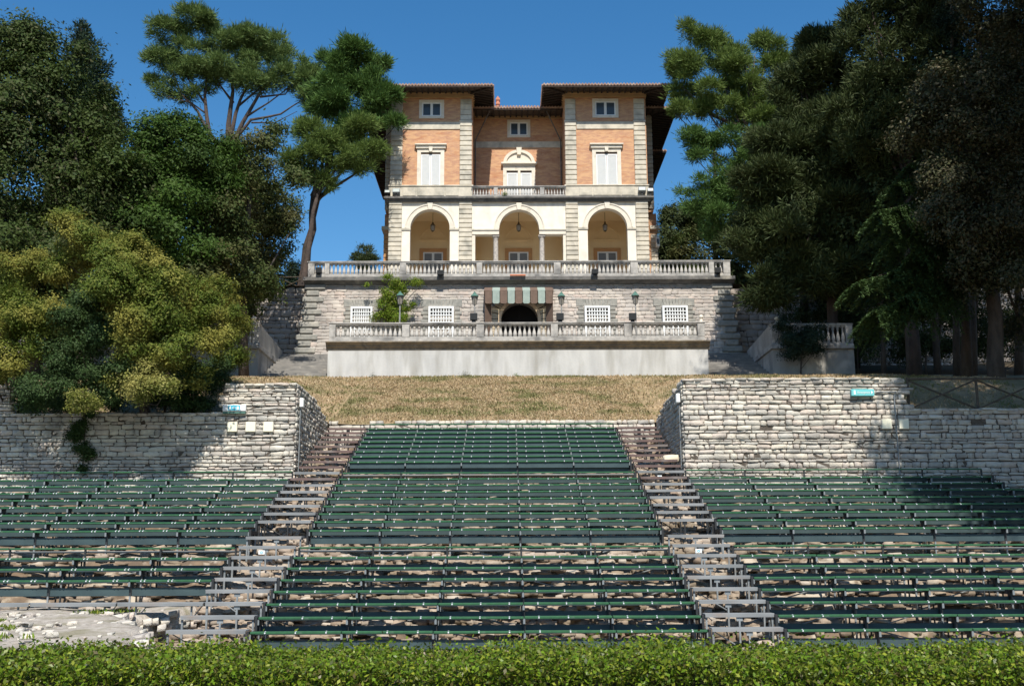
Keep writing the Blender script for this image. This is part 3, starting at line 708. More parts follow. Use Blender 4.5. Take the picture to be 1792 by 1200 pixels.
# number plates and the loose stone
def plate(px, py, i, lab, s=1):
    p = at(px, py, rowY(i)+.06); t = thing('number_plate', tuple(p), lab, 'sign', 'small white plates on the aisle stairs')
    b = MB(); b.box(p.x-.085*s, p.y-.006, p.z-.055*s, p.x+.085*s, p.y+.006, p.z+.055*s, c=.004); b.build('plate', m_sign, t)
    b = MB()
    for k in range(10):
        a = 2*math.pi*k/10; c = 2*math.pi*(k+1)/10
        b.hexa([(p.x+r*math.cos(g)*1.2, y, p.z+r*math.sin(g)) for y in (p.y-.012, p.y-.006) for r, g in ((.018*s, a), (.032*s, a), (.032*s, c), (.018*s, c))])
    b.build('mark', m_blue, t)
plate(457.7, 966, 7, 'small white plate hanging under a tread of the left aisle stair')
plate(1222.5, 963.5, 7, 'small white plate with a round mark hanging on the right aisle stair')
plate(1154.5, 834, 16.6, 'small round-marked white plate high on the right aisle stair', .9)
p = at(1177, 808, rowY(18.7)); it = [(p.x, p.y+.2, p.z+.13, .27, 0, .02, 0, .03, .13, 0, -.17, 0)]
o = stone_field('loose_stone', it, M('cream_block_stone', (.66, .58, .44), (.58, .50, .38), 4, bump=.3)); tag(o, 'single cream coloured stone block lying on an upper tread of the right aisle stair', 'stone')

# ------------------------------------------------------------------ hedge
t = thing('hedge', (0, 6.2, 1.05), 'clipped bright green hedge along the bottom edge, in front of all the seating', 'hedge')
hz = [at(896, 1113, 6.9).z, at(896, 1143, 5.75).z]; HZ = (hz[0]+hz[1])/2-.075
print('hedge', hz)
def hedge_leaves(n, x0, x1, size):
    # a clipped box: leaves gather on the top and the two faces, a few shoots stick up
    k = n//16; u = rng.random(k); x = rng.uniform(x0, x1, k)
    face = rng.choice(3, k, p=[.36, .54, .10]); wob = .015*np.sin(x*2.3)+.012*np.sin(x*7.1+1)
    y = np.where(face == 0, 5.75+rng.random(k)**.5*.0+rng.exponential(.085, k), np.where(face == 1, rng.uniform(5.75, 6.95, k), 6.95-rng.exponential(.05, k)))
    z = np.where(face == 1, HZ+wob-rng.exponential(.035, k), HZ+wob-rng.random(k)**1.5*1.15)
    d = np.stack([np.zeros(k), np.where(face == 0, -1., np.where(face == 2, 1., 0.)), np.where(face == 1, 1., 0.)], 1)
    sh = rng.random(k) < .008; z = np.where(sh & (face == 1), HZ+rng.uniform(0, .09, k), z)
    C = np.stack([x, y, z], 1); ci = np.repeat(np.arange(k), 16)
    P = C[ci]+rng.normal(0, .034, (len(ci), 3))
    Nn = unit(d[ci]*.4+rng.normal(0, .75, P.shape)+np.array([0, -.1, .45])); T = unit(np.cross(Nn, rng.normal(size=P.shape)))
    s = size*rng.uniform(.55, 1.25, len(P)); return leafmesh('foliage', P, Nn, T, s, s*.55, l_hedge, t)
hedge_leaves(230000, -4.6, 4.6, .0145)
hedge_leaves(36000, -10, -4.6, .022); hedge_leaves(36000, 4.6, 10, .022)
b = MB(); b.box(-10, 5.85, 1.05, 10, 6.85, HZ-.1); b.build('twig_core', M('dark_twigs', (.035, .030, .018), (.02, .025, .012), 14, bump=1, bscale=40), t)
# ------------------------------------------------------------------ balustrades
def bal_mesh(h, r, sq=1.0):
    b = MB(); b.box(-r, -r, 0, r, r, h*.09); b.box(-r, -r, h*.92, r, r, h)
    b.lathe([(r*.62, h*.09), (r*.9, h*.16), (r*.98, h*.26), (r*.8, h*.42), (r*.45, h*.62), (r*.40, h*.76), (r*.78, h*.82), (r*.5, h*.86), (r*.7, h*.92)], (0, 0, 0), 10)
    return proto(b, 'baluster', m_bal)
def balustrade(name, label, y, zf, peds, ztop, pw=.17, over=.06, hplinth=.22, hrail=.12, spacing=.262, th=.16, group=None, x0=None, x1=None, parent=None, br=.112):
    """peds: list of (x0, x1) pedestals from left to right"""
    X0 = peds[0][0] if x0 is None else x0; X1 = peds[-1][1] if x1 is None else x1
    t = parent or thing(name, ((X0+X1)/2, y, zf), label, 'balustrade', group)
    org = ORG[t.name]
    b = MB(); b.box(X0, y-th-.02, zf, X1, y+th+.02, zf+hplinth, c=.01); b.build('plinth', m_bal, t)
    b = MB(); b.box(X0-over, y-th-over, ztop-hrail*.55, X1+over, y+th+over, ztop, c=.015); b.box(X0-over*.4, y-th-.02, ztop-hrail, X1+over*.4, y+th+.02, ztop-hrail*.55); b.build('handrail', m_bal, t)
    za, zb = zf+hplinth, ztop-hrail
    me = bal_mesh(zb-za, br)
    for (a, c) in peds:
        b = MB(); b.box(a, y-th-.035, za-.0, c, y+th+.035, zb, c=.008); b.build('pedestal', m_bal, t)
    for (a, c), (a2, c2) in zip(peds[:-1], peds[1:]):
        n = max(1, round((a2-c)/spacing)-0); s = (a2-c)/n
        for k in range(n): inst(me, 'baluster', t, Vector((c+s*(k+.5), y, za))-org)
    return t
def sphere(b, c, r, n=12): b.lathe([(r*math.sin(math.pi*k/8)+1e-4, -r*math.cos(math.pi*k/8)) for k in range(9)], c, n)
def finial(px, py, Y, zb, label, r=.13):
    p = at(px, py, Y); t = thing('ball_finial', (p.x, Y, zb), label, 'finial', 'pale stone balls on the balustrade ends')
    b = MB(); b.lathe([(.12, 0), (.12, .04), (.06, .08), (.09, .16), (.05, .2)], (p.x, Y, zb), 12); b.build('foot', m_trim, t, True)
    b = MB(); sphere(b, (p.x, Y, zb+.2+r*.9), r); b.build('ball', m_trim, t, True)

# lower terrace
YL = 60.0
XL0, XL1 = ax(573, 640, YL), ax(1240, 640, YL)
zc0, zc1 = az(612, YL), az(598, YL)
t = thing('terrace_wall', ((XL0+XL1)/2, YL, ZLB), 'pale streaked rendered wall of the lower terrace, above the dry lawn', 'wall')
b = MB(); b.box(XL0, YL, ZLB-1, XL1, YL+6.9, zc0); b.build('wall', m_render, t)
b = MB(); zm = (zc0+zc1)/2-.02
b.prismx([(YL-.02, zc0+.002), (YL-.02, zc0+.12), (YL-.14, zm), (YL-.14, zm+.06), (YL-.34, zc1-.05), (YL-.34, zc1), (YL+.3, zc1), (YL+.3, zc0+.002)], XL0-.1, XL1+.1)
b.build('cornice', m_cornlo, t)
b = MB(); b.box(XL0, YL+.302, zc0+.002, XL1, YL+6.9, zc1-.03); b.build('terrace_floor', m_step, t)
lp = [(577, 588), (704, 717), (834, 847), (964, 976), (1092, 1105), (1220, 1232)]
balustrade('balustrade', 'lower stone balustrade on the terrace edge above the pale rendered wall', YL, zc1, [(ax(a, 580, YL), ax(c, 580, YL)) for a, c in lp], az(565, YL), spacing=.262, hplinth=.25, br=.118)
finial(1227, 556, YL, az(565, YL), 'pale stone ball on the right end of the lower balustrade')

# upper retaining wall, battered
YU = 68.0
def Xs(px, py): return ax(px, py, YU)
zt0 = az(497, YU); zb0 = ZLT-.6
tw = thing('retaining_wall', (.8, YU, ZLT), 'tall buff rubble retaining wall under the villa, with grey corner quoins', 'wall')
BAT = 1.1
xl_t, xl_b = Xs(556, 497), Xs(541, 625); xr_t, xr_b = Xs(1255, 497), Xs(1268, 625)
H = zt0-zb0
nv = Vector((0, -H, BAT*0+.0)); 
vv = Vector((0, BAT/H, 1)); vv_l = vv.length
ops = []   # window openings (x0,x1,z0,z1)
wins = [(616, 654), (751, 795), (1022, 1066), (1157, 1201)]
for a, c in wins: ops.append((Xs(a, 560)-.05, Xs(c, 560)+.05, az(592, YU)-.1, az(540, YU)+.05))
dx0, dx1 = Xs(876, 550), Xs(942, 550); dz = az(529, YU)
def yface(z): return YU-BAT*(zt0-z)/H
def skipf(u, z):
    x = xl_b-1.+u; zz = zb0+z
    if any(a < x < c and e < zz < f for a, c, e, f in ops): return True
    r = (dx1-dx0)/2+.35; cx = (dx0+dx1)/2
    if zz < dz-r+.3 and abs(x-cx) < r+.1: return True
    if math.hypot(x-cx, zz-(dz-(dx1-dx0)/2)) < r+.1: return True
    fr = (zz-zb0)/H
    return not (xl_b+(xl_t-xl_b)*fr-.1 < x < xr_b+(xr_t-xr_b)*fr+.1)
it = masonry((xl_b-1., yface(zb0), zb0), (1, 0, 0), (0, BAT/H, 1), (0, -1, 0), xr_b-xl_b+2, lambda u: H, h=.19, l=.42, gap=.004, depth=.06, out=.015, skip=skipf)
stone_field('stonework', it, m_rwall, tw)
# backing split round the doorway
b = MB(); cx = (dx0+dx1)/2; rr = (dx1-dx0)/2; zs = dz-rr
def slab(xa, xb, za, zb, xa2=None, xb2=None, th=.8):
    xa2 = xa if xa2 is None else xa2; xb2 = xb if xb2 is None else xb2
    b.hexa([(xa, yface(za)+.015, za), (xb, yface(za)+.015, za), (xb, YU+th, za), (xa, YU+th, za), (xa2, yface(zb)+.015, zb), (xb2, yface(zb)+.015, zb), (xb2, YU+th, zb), (xa2, YU+th, zb)])
def bl(z): return xl_b+(xl_t-xl_b)*(z-zb0)/H-.15
def brr(z): return xr_b+(xr_t-xr_b)*(z-zb0)/H+.15
slab(bl(zb0), dx0, zb0, zs, bl(zs), dx0); slab(dx1, brr(zb0), zb0, zs, dx1, brr(zs))
slab(bl(zs), dx0, zs, zt0, bl(zt0), dx0); slab(dx1, brr(zs), zs, zt0, dx1, brr(zt0))
n = 14
for k in range(n):
    a0, a1 = math.pi-math.pi*k/n, math.pi-math.pi*(k+1)/n
    xa, xb = cx+rr*math.cos(a0), cx+rr*math.cos(a1); za, zb_ = zs+rr*math.sin(a0), zs+rr*math.sin(a1)
    b.hexa([(xa, yface(za)+.015, za), (xb, yface(zb_)+.015, zb_), (xb, YU+.8, zb_), (xa, YU+.8, za), (xa, yface(zt0)+.015, zt0), (xb, yface(zt0)+.015, zt0), (xb, YU+.8, zt0), (xa, YU+.8, zt0)])
b.build('wall_core', m_rmort, tw)
b = MB(); b.box(dx0-.4, YU+.81, zb0, dx1+.4, YU+.9, dz+.2); b.box(cx-.03, YU+.2, zb0, cx+.03, YU+.26, dz)
b.build('door', m_dk, tw)
# arch trim and voussoirs
b = MB(); n = 16; yv = yface(zs)-.08
def ringseg(b, cx, cz, r0, r1, a0, a1, y0, y1, m=None):
    b.hexa([(cx+r*math.cos(g), y, cz+r*math.sin(g)) for y in (y0, y1) for r, g in ((r0, a0), (r1, a0), (r1, a1), (r0, a1))], m)
for k in range(n): ringseg(b, cx, zs, rr-.04, rr+.16, math.pi*k/n, math.pi*(k+1)/n, yv, yv+.3)
b.box(dx0-.16, yv, zb0, dx0+.04, yv+.4, zs); b.box(dx1-.04, yv, zb0, dx1+.16, yv+.4, zs)
b.build('arch_trim', M('warm_arch_render', (.62, .47, .32), (.55, .42, .29), 3), tw)
b = MB()
for k in range(13):
    a0 = math.pi*k/13+.02; a1 = math.pi*(k+1)/13-.02; ringseg(b, cx, zs, rr+.17, rr+.62+(k % 2)*.1, a0, a1, yv-.02, yv+.3)
for s in (-1, 1):
    for k in range(6): b.box(cx+s*(rr+.17), yface(zs-.35*k)-.1, zs-.35*(k+1)+.02, cx+s*(rr+.62+(k % 2)*.1), yface(zs)+.3, zs-.35*k-.02, c=.02)
b.build('voussoirs', M('ochre_voussoir_stone', (.44, .37, .26), (.36, .30, .22), 4, bump=.3), tw)
# barred windows with grey surrounds
for a, c in wins:
    x0, x1 = Xs(a, 560), Xs(c, 560); z1 = az(540, YU); z0 = az(594, YU); yf = yface(z1)-.05; ym = yface(z0)-.08
    b = MB(); b.box(x0, ym, z0, x0+.13, yf+.3, z1); b.box(x1-.13, ym, z0, x1, yf+.3, z1); b.box(x0+.13, ym, z1-.13, x1-.13, yf+.3, z1); b.box(x0+.13, ym, z0, x1-.13, yf+.3, z0+.1)
    f = b.build('window', m_shut, tw)
    b = MB(); b.box(x0+.1, yf+.25, z0, x1-.1, yf+.28, z1-.1); b.build('pane', M('curtained_glass', (.42, .46, .50), (.30, .34, .38), 3, rough=.15) if 'curtained_glass' not in bpy.data.materials else bpy.data.materials['curtained_glass'], f)
    b = MB(); nb = 7
    for k in range(1, nb+1): X = x0+.13+(x1-x0-.26)*k/(nb+1); b.box(X-.032, ym+.03, z0+.1, X+.032, ym+.08, z1-.13)
    nz = 7
    for k in range(1, nz+1): Z = z0+.1+(z1-z0-.23)*k/(nz+1); b.box(x0+.13, ym+.012, Z-.03, x1-.13, ym+.028, Z+.03)
    b.build('grille', m_shut, f)
    b = MB(); zt = az(525.5, YU); nvs = 9; cxx = (x0+x1)/2; W = (x1-x0)/2
    for k in range(nvs):
        u0, u1 = -1+2*k/nvs, -1+2*(k+1)/nvs
        b.prism([(cxx+W*u0*1.0+.012, z1+.03), (cxx+W*u1-.012, z1+.03), (cxx+(W+.12)*u1*1.05-.01, zt), (cxx+(W+.12)*u0*1.05+.01, zt)], yface(zt)-.12, yface(zt)+.3)
    for s in (-1, 1):
        e = x0-.04 if s < 0 else x1+.04
        b.box(e, yface(zt)-.14, z1+.06, e+s*.47, yface(zt)+.3, zt+.02, c=.02)
        k = 0; z = z1+.04
        while z > z0:
            w_ = .46 if k % 2 else .34; b.box(e, yface(z)-.13, z-.25, e+s*w_, yface(z)+.3, z-.03, c=.025); z -= .27; k += 1
    b.build('window_surround', m_quoin, tw)
# corner quoins, long and short
for s, xt, xb in ((-1, Xs(534, 497), Xs(514, 628)), (1, Xs(1281, 497), Xs(1299, 628))):
    b = MB(); k = 0; z = zt0-.02; hq = .43
    while z > zb0+.2:
        fr = (z-zb0)/H; X = xb+(xt-xb)*fr; wq = 1.35 if k % 2 == 0 else 1.0
        y = yface(z-.2); zz = z-hq+.07
        b.box(X+(0 if k % 2 == 0 else -s*.18), y-.16, zz, X-s*wq, y+.6, z, c=.06)
        b.box(X-s*.1, y-.04, zz-.07, X-s*(wq-.05), y+.5, zz+.01)
        z -= hq; k += 1
    b.build('quoin', m_quoin, tw)
# cornice with the terrace slab
xa, xb_ = Xs(533, 490), Xs(1284, 490); zc2, zc3 = az(497, YU-.3), az(483.5, YU-.5)
b = MB(); b.prismx([(YU-.1, zt0-.02), (YU-.25, zt0+.12), (YU-.42, zc3-.25), (YU-.52, zc3-.22), (YU-.52, zc3), (YU+.9, zc3), (YU+.9, zt0-.02)], xa, xb_)
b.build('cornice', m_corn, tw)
b = MB(); b.box(xa+.1, YU+.902, zt0+.1, xb_-.1, YU+18, ZUT-.02); b.build('terrace_floor', m_bal, tw)
b = MB(); b.box(xl_b-.3, YU+.902, zb0, xr_b+.3, YU+8, zt0+.098); b.build('terrace_body', m_rmort, tw)
up = [(540, 551), (569, 577), (700, 711), (834, 844), (969, 981), (1103, 1116), (1240, 1249), (1265, 1277)]
yb = YU-.32
balustrade('balustrade', 'long upper stone balustrade on the terrace in front of the villa', yb, zc3, [(ax(a, 470, yb), ax(c, 470, yb)) for a, c in up], az(457.5, yb), spacing=.262, hplinth=.17, hrail=.13, th=.14)
# floodlights on the terrace edge and lamp boxes
def flood(px, py, Y, label, w_=.42, h=.3, grp='black floodlights along the terraces', base=None, yaw=0, glass=True):
    p = at(px, py, Y); t = thing('floodlight', tuple(p), label, 'floodlight', grp)
    b = MB(); b.prismx([(Y-.14, p.z-h/2), (Y-.18, p.z+h/2-.05), (Y-.1, p.z+h/2), (Y+.1, p.z+h/2-.02), (Y+.12, p.z-h/2)], p.x-w_/2, p.x+w_/2); b.build('housing', m_iron, t)
    b = MB(); zb = base if base is not None else p.z-h/2-.12
    b.box(p.x-w_*.28, Y-.04, zb, p.x+w_*.28, Y+.04, p.z-h/2+.02); b.build('bracket', m_iron, t)
flood(771, 477, YU-.75, 'black floodlight on the upper cornice, left of the arched doorway', .42, .3)
flood(1041, 475, YU-.75, 'black floodlight on the upper cornice, right of the arched doorway', .42, .3)
flood(558, 473, YU-.6, 'round black spotlight at the left end of the upper balustrade', .36, .36)
flood(1256, 473, YU-.6, 'black spotlight at the right end of the upper balustrade', .36, .34)
def lamp(px, pytop, Y, label):
    zt = az(pytop, Y, px); X = ax(px, 530, Y); t = thing('street_lamp', (X, Y, ZLT), label, 'lamp', 'green capped lanterns behind the lower balustrade')
    s = 1.04
    b = MB(); b.lathe([(.045, ZLT-zt-.1), (.045, -1.25*s), (.03, -1.2*s), (.05, -.95*s), (.03, -.9*s), (.03, -.8*s), (.09, -.76*s)], (X, Y, zt), 10); b.build('pole', m_pole, t)
    b = MB(); b.lathe([(.10, -.76*s), (.185, -.30*s)], (X, Y, zt), 4); b.build('lantern_glass', m_lglass, t)
    b = MB()
    for k in range(4):
        a = math.pi/2*k; b.tube([(X+.105*math.cos(a), Y+.105*math.sin(a), zt-.77*s), (X+.195*math.cos(a), Y+.195*math.sin(a), zt-.29*s)], .014, 4)
    b.build('lantern_frame', m_iron, t)
    b = MB(); b.lathe([(.235, -.30*s), (.235, -.27*s), (.15, -.17*s), (.10, -.13*s), (.10, -.09*s), (.03, -.05*s), (.035, -.02*s), (.008, 0)], (X, Y, zt), 8); b.build('lantern_cap', m_verd, t)
for px, pt, nm in ((700, 509, 'in front of the climbing vine'), (830.6, 510, 'just left of the striped awning'), (982.5, 510, 'just right of the striped awning'), (1112, 509, 'between the two right barred windows')):
    lamp(px, pt, YL+1.5, 'old lantern on a post with verdigris cap, '+nm)
for px, nm in ((829, 'left of the striped awning'), (980, 'right of the striped awning'), (1107, 'between the two right barred windows')):
    flood(px, 554, YL+1.1, 'square black light box below the lantern, '+nm, .42, .40, 'square black light boxes below the lanterns', base=ZLT)
# awning over the arched door
A0, A1 = Xs(849, 520), Xs(966, 520); zA = az(505, YU-1.2); zV0, zV1 = az(510, YU-1.2), az(532, YU-1.2); yA = YU-1.35
t = thing('awning', ((A0+A1)/2, yA, zV1), 'awning with a pale green and brown striped valance over the arched terrace door', 'awning')
b = MB(); n = 9; Wd = (A1-A0)/n
for k in range(n):
    x = A0+Wd*k; b.hexa([(x, yA, zV0), (x+Wd, yA, zV0), (x+Wd, YU-.05, zA+.35), (x, YU-.05, zA+.35), (x, yA, zV0+.05), (x+Wd, yA, zV0+.05), (x+Wd, YU-.05, zA+.4), (x, YU-.05, zA+.4)], m=k % 2)
b.build('canopy', [m_awnb, m_awng], t)
b = MB()
for k in range(n):
    x = A0+Wd*k; d = .0 if k % 2 else .0
    b.prism([(x+.02, zV0-.01), (x+Wd-.02, zV0-.01), (x+Wd-.02, zV1+.06), (x+Wd*.78, zV1), (x+Wd*.22, zV1), (x+.02, zV1+.06)], yA-.02-(.012 if k % 2 else 0), yA+.0, m=k % 2)
b.build('valance', [m_awnb, m_awng], t)
for x in (A0-.02, A1+.02):
    b = MB(); b.hexa([(x-.03, yA, zV0-.02), (x+.03, yA, zV0-.02), (x+.03, YU-.1, zV0-.02), (x-.03, YU-.1, zV0-.02), (x-.03, yA, zV0+.05), (x+.03, yA, zV0+.05), (x+.03, YU-.1, zA+.34), (x-.03, YU-.1, zA+.34)]); b.build('side_frame', m_awnb, t)
for s, x in ((1, A0), (-1, A1)):
    b = MB(); b.hexa([(x, yA+.02, ZLT), (x+s*.42, yA+.6, ZLT), (x+s*.42, yA+.65, ZLT), (x, yA+.07, ZLT), (x, yA+.02, zV0), (x+s*.42, yA+.6, zV0), (x+s*.42, yA+.65, zV0), (x, yA+.07, zV0)]); b.build('side_curtain', m_awnb, t)
# vine
V_ = YU-1.1
ivy('climbing_vine', [IB(700, 500, 14, V_), IB(725, 494, 9, V_, .6), IB(690, 515, 22, V_, .8), IB(672, 520, 14, V_), IB(680, 540, 22, V_, .9), IB(700, 552, 22, V_, .7), IB(660, 553, 12, V_), IB(715, 541, 12, V_, .6), IB(680, 486, 8, V_), IB(697, 560, 18, V_), IB(725, 533, 8, V_, .5), IB(640, 500, 4, V_)], 3600, .085, l_vine, 'bright green climbing vine on the retaining wall beside a barred window', [[at(690, 590, YU-.9), at(688, 540, YU-.7), at(700, 495, YU-.3)], [at(688, 540, YU-.7), at(730, 493, YU-.4)]], .26)
for px, py, r, lab in ((651, 658, 6, 'small dry weed at the foot of the pale wall, leftmost of four'), (738, 661, 4, 'tiny brown weed at the foot of the pale wall between two others'), (815, 656, 8, 'largest grey-green weed at the foot of the pale rendered wall'), (905, 658, 6, 'fresh bright green weed at the foot of the pale wall')):
    p = PB(px, py, r, YL-.25); t = thing('weed', p[:3], lab, 'plant', 'weeds at the foot of the lower terrace wall')
    crown([p, (p[0]+.12, p[1], p[2]-.08, p[3]*.7, .15, p[5]*.6)], 160, .05, l_vine if px > 900 else l_olive, t, 'foliage', .4, .07, 10, .2)
    b = MB(); b.tube([(p[0], p[1], p[2]-.25), (p[0], p[1], p[2])], .01, 5); b.build('stem', m_bark, t)

# side stairs and the old stair parapets, both sides of the lower terrace
def side_stair(s, xin, xout, label):
    t = thing('stone_stair', ((xin+xout)/2, 62, ZLB), label, 'staircase', 'stone stairs beside the lower terrace')
    n = 10; z0 = ZLB-.1; z1 = az(627, 67.5, 520); b = MB()
    for k in range(n):
        za = z0+(z1-z0)*(k)/n; ya = 60.4+6.4*k/n; b.box(min(xin, xout), ya, z0-1, max(xin, xout), 68.2, z0+(z1-z0)*(k+1)/n-.003*k, c=0) if 0 else b.box(xin, ya, z0-1+.01*k, xout, ya+6.4/n-.0, z0+(z1-z0)*(k+1)/n)
    b.box(xin, 66.8, z0-1, xout, 68.6, z1); b.build('steps', m_step, t)
    return z1
xsl0 = at(490, 625, 66).x
zst = side_stair(-1, XL0-.02, at(452, 640, 60.3).x-.3+.3, 'worn grey stone stair rising left of the lower terrace')
side_stair(1, XL1+.02, at(1352, 640, 60.3).x, 'worn grey stone stair in shade right of the lower terrace')
def old_block(s, pxc, label):
    xc = at(pxc, 620, 60).x; xo = xc+s*(9. if s < 0 else 4.6); zt = az(602, YL, pxc); 
    t = thing('terrace_block', (xc, 60, ZLB), label, 'wall', 'outer terrace blocks flanking the stone stairs')
    b = MB(); b.box(xc, YL, ZLB-1, xo, YL+6.5, zt-.3); b.build('wall', m_render2, t)
    b = MB(); b.box(xc-s*.1, YL-.18, zt-.298, xo, YL+6.6, zt, c=.03); b.build('cornice', m_bal, t)
    # solid parapet along the stair
    xp = xc+s*.2; za, zb_ = az(566, YL, pxc), az(566, YL, pxc)-.35
    b = MB(); b.hexa([(xc, YL+.34, zt), (xc+s*.36, YL+.34, zt), (xc+s*.36, YL+6.4, zt), (xc, YL+6.4, zt), (xc, YL+.34, za), (xc+s*.36, YL+.34, za), (xc+s*.36, YL+6.4, zb_), (xc, YL+6.4, zb_)]); b.build('parapet', m_render2, t)
    xa, xb2 = sorted((xc, xo)); pr = [(xa, xa+.38), (xb2-.38, xb2)]
    bt = balustrade('balustrade', f'short shaded stone balustrade on the outer terrace block {"left" if s < 0 else "right"} of the stairs', YL+.16, zt, pr, za, th=.14, hplinth=.06, spacing=.27)
    finial(pxc-s*-0+(-7 if s < 0 else 7), 555, YL+.16, za, f'pale stone ball on the front post of the {"left" if s < 0 else "right"} outer terrace block')
    if s < 0: finial(482, 575, YL+5.9, zb_+.05, 'small stone ball at the back end of the sloping stair parapet', .12)
old_block(-1, 452, 'old grey terrace block left of the stone stair, half behind the yellow-green tree')
old_block(1, 1352, 'old grey terrace block in dark shade right of the stone stair')

# walls carrying on beside the retaining wall
for s, x0, x1, lab in ((-1, xl_b+.6, -34, 'rough old retaining wall in tree shade left of the buff terrace wall'), (1, xr_b-.6, 36, 'rough old retaining wall in tree shade right of the buff terrace wall')):
    t = thing('rough_wall', (x0, 68.5, ZLT), lab, 'wall'); L = abs(x1-x0); U = (s, 0, 0); zt = az(507, 69.3, 480 if s < 0 else 1320)
    it = masonry((x0, 69.0, zb0-1), U, (0, 0, 1), (0, -1, 0), L, lambda u: zt-zb0+1+.12*math.sin(u*1.7), h=.3, l=.55, gap=.01, depth=.14, out=.04)
    stone_field('stonework', it, m_quoin if 0 else m_rwall, t)
    b = MB(); b.box(x0, 69.01, zb0-1, x1, 69.6, zt-.05); b.build('joint_backing', m_mortar, t)
# crossed rail fence on top of it, and one on the right wall by the seating
def fence(x0, x1, Y, z0, h, bay, label, z1=None):
    t = thing('rail_fence', ((x0+x1)/2, Y, z0), label, 'fence'); n = max(1, round(abs(x1-x0)/bay)); s = (x1-x0)/n
    b = MB(); b.tube([(x0, Y, z0+h), (x1, Y, z0+h)], .04, 8); b.build('top_rail', m_rail, t)
    for k in range(n+1):
        b = MB(); b.tube([(x0+s*k, Y, z0-.3), (x0+s*k, Y, z0+h+.05)], .05, 8); b.build('post', m_rail, t)
        if k < n:
            b = MB(); b.tube([(x0+s*k, Y-.05, z0+.05), (x0+s*(k+1), Y-.05, z0+h-.03)], .032, 6); b.tube([(x0+s*k, Y+.03, z0+h-.03), (x0+s*(k+1), Y+.03, z0+.05)], .032, 6); b.build('cross_brace', m_rail, t)
zf = az(514, 69.4, 490)
fence(ax(440, 500, 69.4), ax(535, 500, 69.4), 69.4, az(509, 69.4, 490), az(485, 69.4, 490)-az(509, 69.4, 490), 1.9, 'wooden crossed rail fence on the rough wall left of the terrace, against the sky')
fence(xR2+.1, xR2+12.5, YW+.25, zR2, zWR-zR2+.02, 2.4, 'dark crossed rail fence on top of the shaded end of the right stone wall')
# ------------------------------------------------------------------ the villa
YV = 73.0; YR = 76.5
def vz(py, px=900): return az(py, YV, px)
def vx(px, py=340): return ax(px, py, YV)
XA, XB, XC, XD = vx(681.3), vx(826.3), vx(989.8), vx(1134.2)
vm = (XA+XD)/2
zD = vz(351); zS = vz(346)       # string course
zW = vz(163); zE = az(152, YV-1.75)  # soffit at the wall and at the eave
V = thing('villa', (vm, YV, ZUT), 'brick and stone Italian villa with two towers, balcony and arched loggia above the terraces', 'villa')
# upper towers
for a, c in ((XA, XB), (XC, XD)):
    b = MB(); b.box(a, YV, zS, c, YV+3.2, zW); b.build('tower_wall', m_brick, V)
b = MB(); b.box(XB, YR, zS-.3, XC, YR+.4, az(200, YR)+.2); b.build('wall', m_brick, V)
X2a, X2b = ax(675, 330, 76), ax(1143, 330, 76)
for q0, q1 in ((X2a, XB-.01), (XC+.01, X2b)): b = MB(); b.box(q0, 76.2, zS, q1, 84, zW-.02); b.build('side_wall', m_brick, V)
X3a, X3b = X2a-.55, X2b+.35
b = MB(); b.box(X3a, 84.01, ZUT-.3, X3b, 93, zW-.1); b.build('rear_wall', m_brick, V)
X1a = ax(671, 420, 76)
for q0, q1 in ((X1a, XA), (XD, ax(1150, 420, 76.5))): b = MB(); b.box(q0, 76.6, ZUT-.3, q1, 83.99, zS-.02); b.build('side_wall', m_brick, V)
# ground floor: arched front wall
YF = YV+.55
def archwall(b, x0, x1, cx, r, zs, zt, y0, y1, zlow=None, n=20, m=None):
    """solid above an arch; with zlow also the jambs"""
    if zlow is not None:
        b.box(x0, y0, zlow, cx-r, y1, zs, m); b.box(cx+r, y0, zlow, x1, y1, zs, m)
    b.box(x0, y0, zs, cx-r, y1, zt, m); b.box(cx+r, y0, zs, x1, y1, zt, m)
    for k in range(n):
        a0, a1 = math.pi-math.pi*k/n, math.pi-math.pi*(k+1)/n
        xa, xb = cx+r*math.cos(a0), cx+r*math.cos(a1); za, zb = zs+r*math.sin(a0), zs+r*math.sin(a1)
        b.hexa([(xa, y0, za), (xb, y0, zb), (xb, y1, zb), (xa, y1, za), (xa, y0, zt), (xb, y0, zt), (xb, y1, zt), (xa, y1, zt)], m)
arches = [(752.5, 34.8, 399.5, XA+.3, XB), (1063.2, 34.8, 398, XC, XD-.3)]
ZG = ZUT-.25
b = MB()
info = []
for px, rp, ps, x0, x1 in arches:
    cx = vx(px, 400); r = vx(px+rp, 400)-cx; zs = vz(ps, px); archwall(b, x0, x1, cx, r, zs, zD, YV, YF, ZG); info.append((cx, r, zs))
cx = vx(908.5, 400); r = vx(943.7, 400)-cx; zs = vz(400.5, 908)
archwall(b, XB, XC, cx, r, zs, zD, YV+.02, YF, None); info.append((cx, r, zs))
b.build('loggia_wall', m_plaster, V)
zen = vz(410); zcap = vz(416)
for a, c in ((XB+.0, cx-r), (cx+r, XC-.0)): b = MB(); b.box(a, YV-.02, zen, c, YF+.02, zs-.002); b.box(a, YV-.09, zs-.10, c+.0, YV+.0, zs-.0); b.build('entablature', m_trim, V)
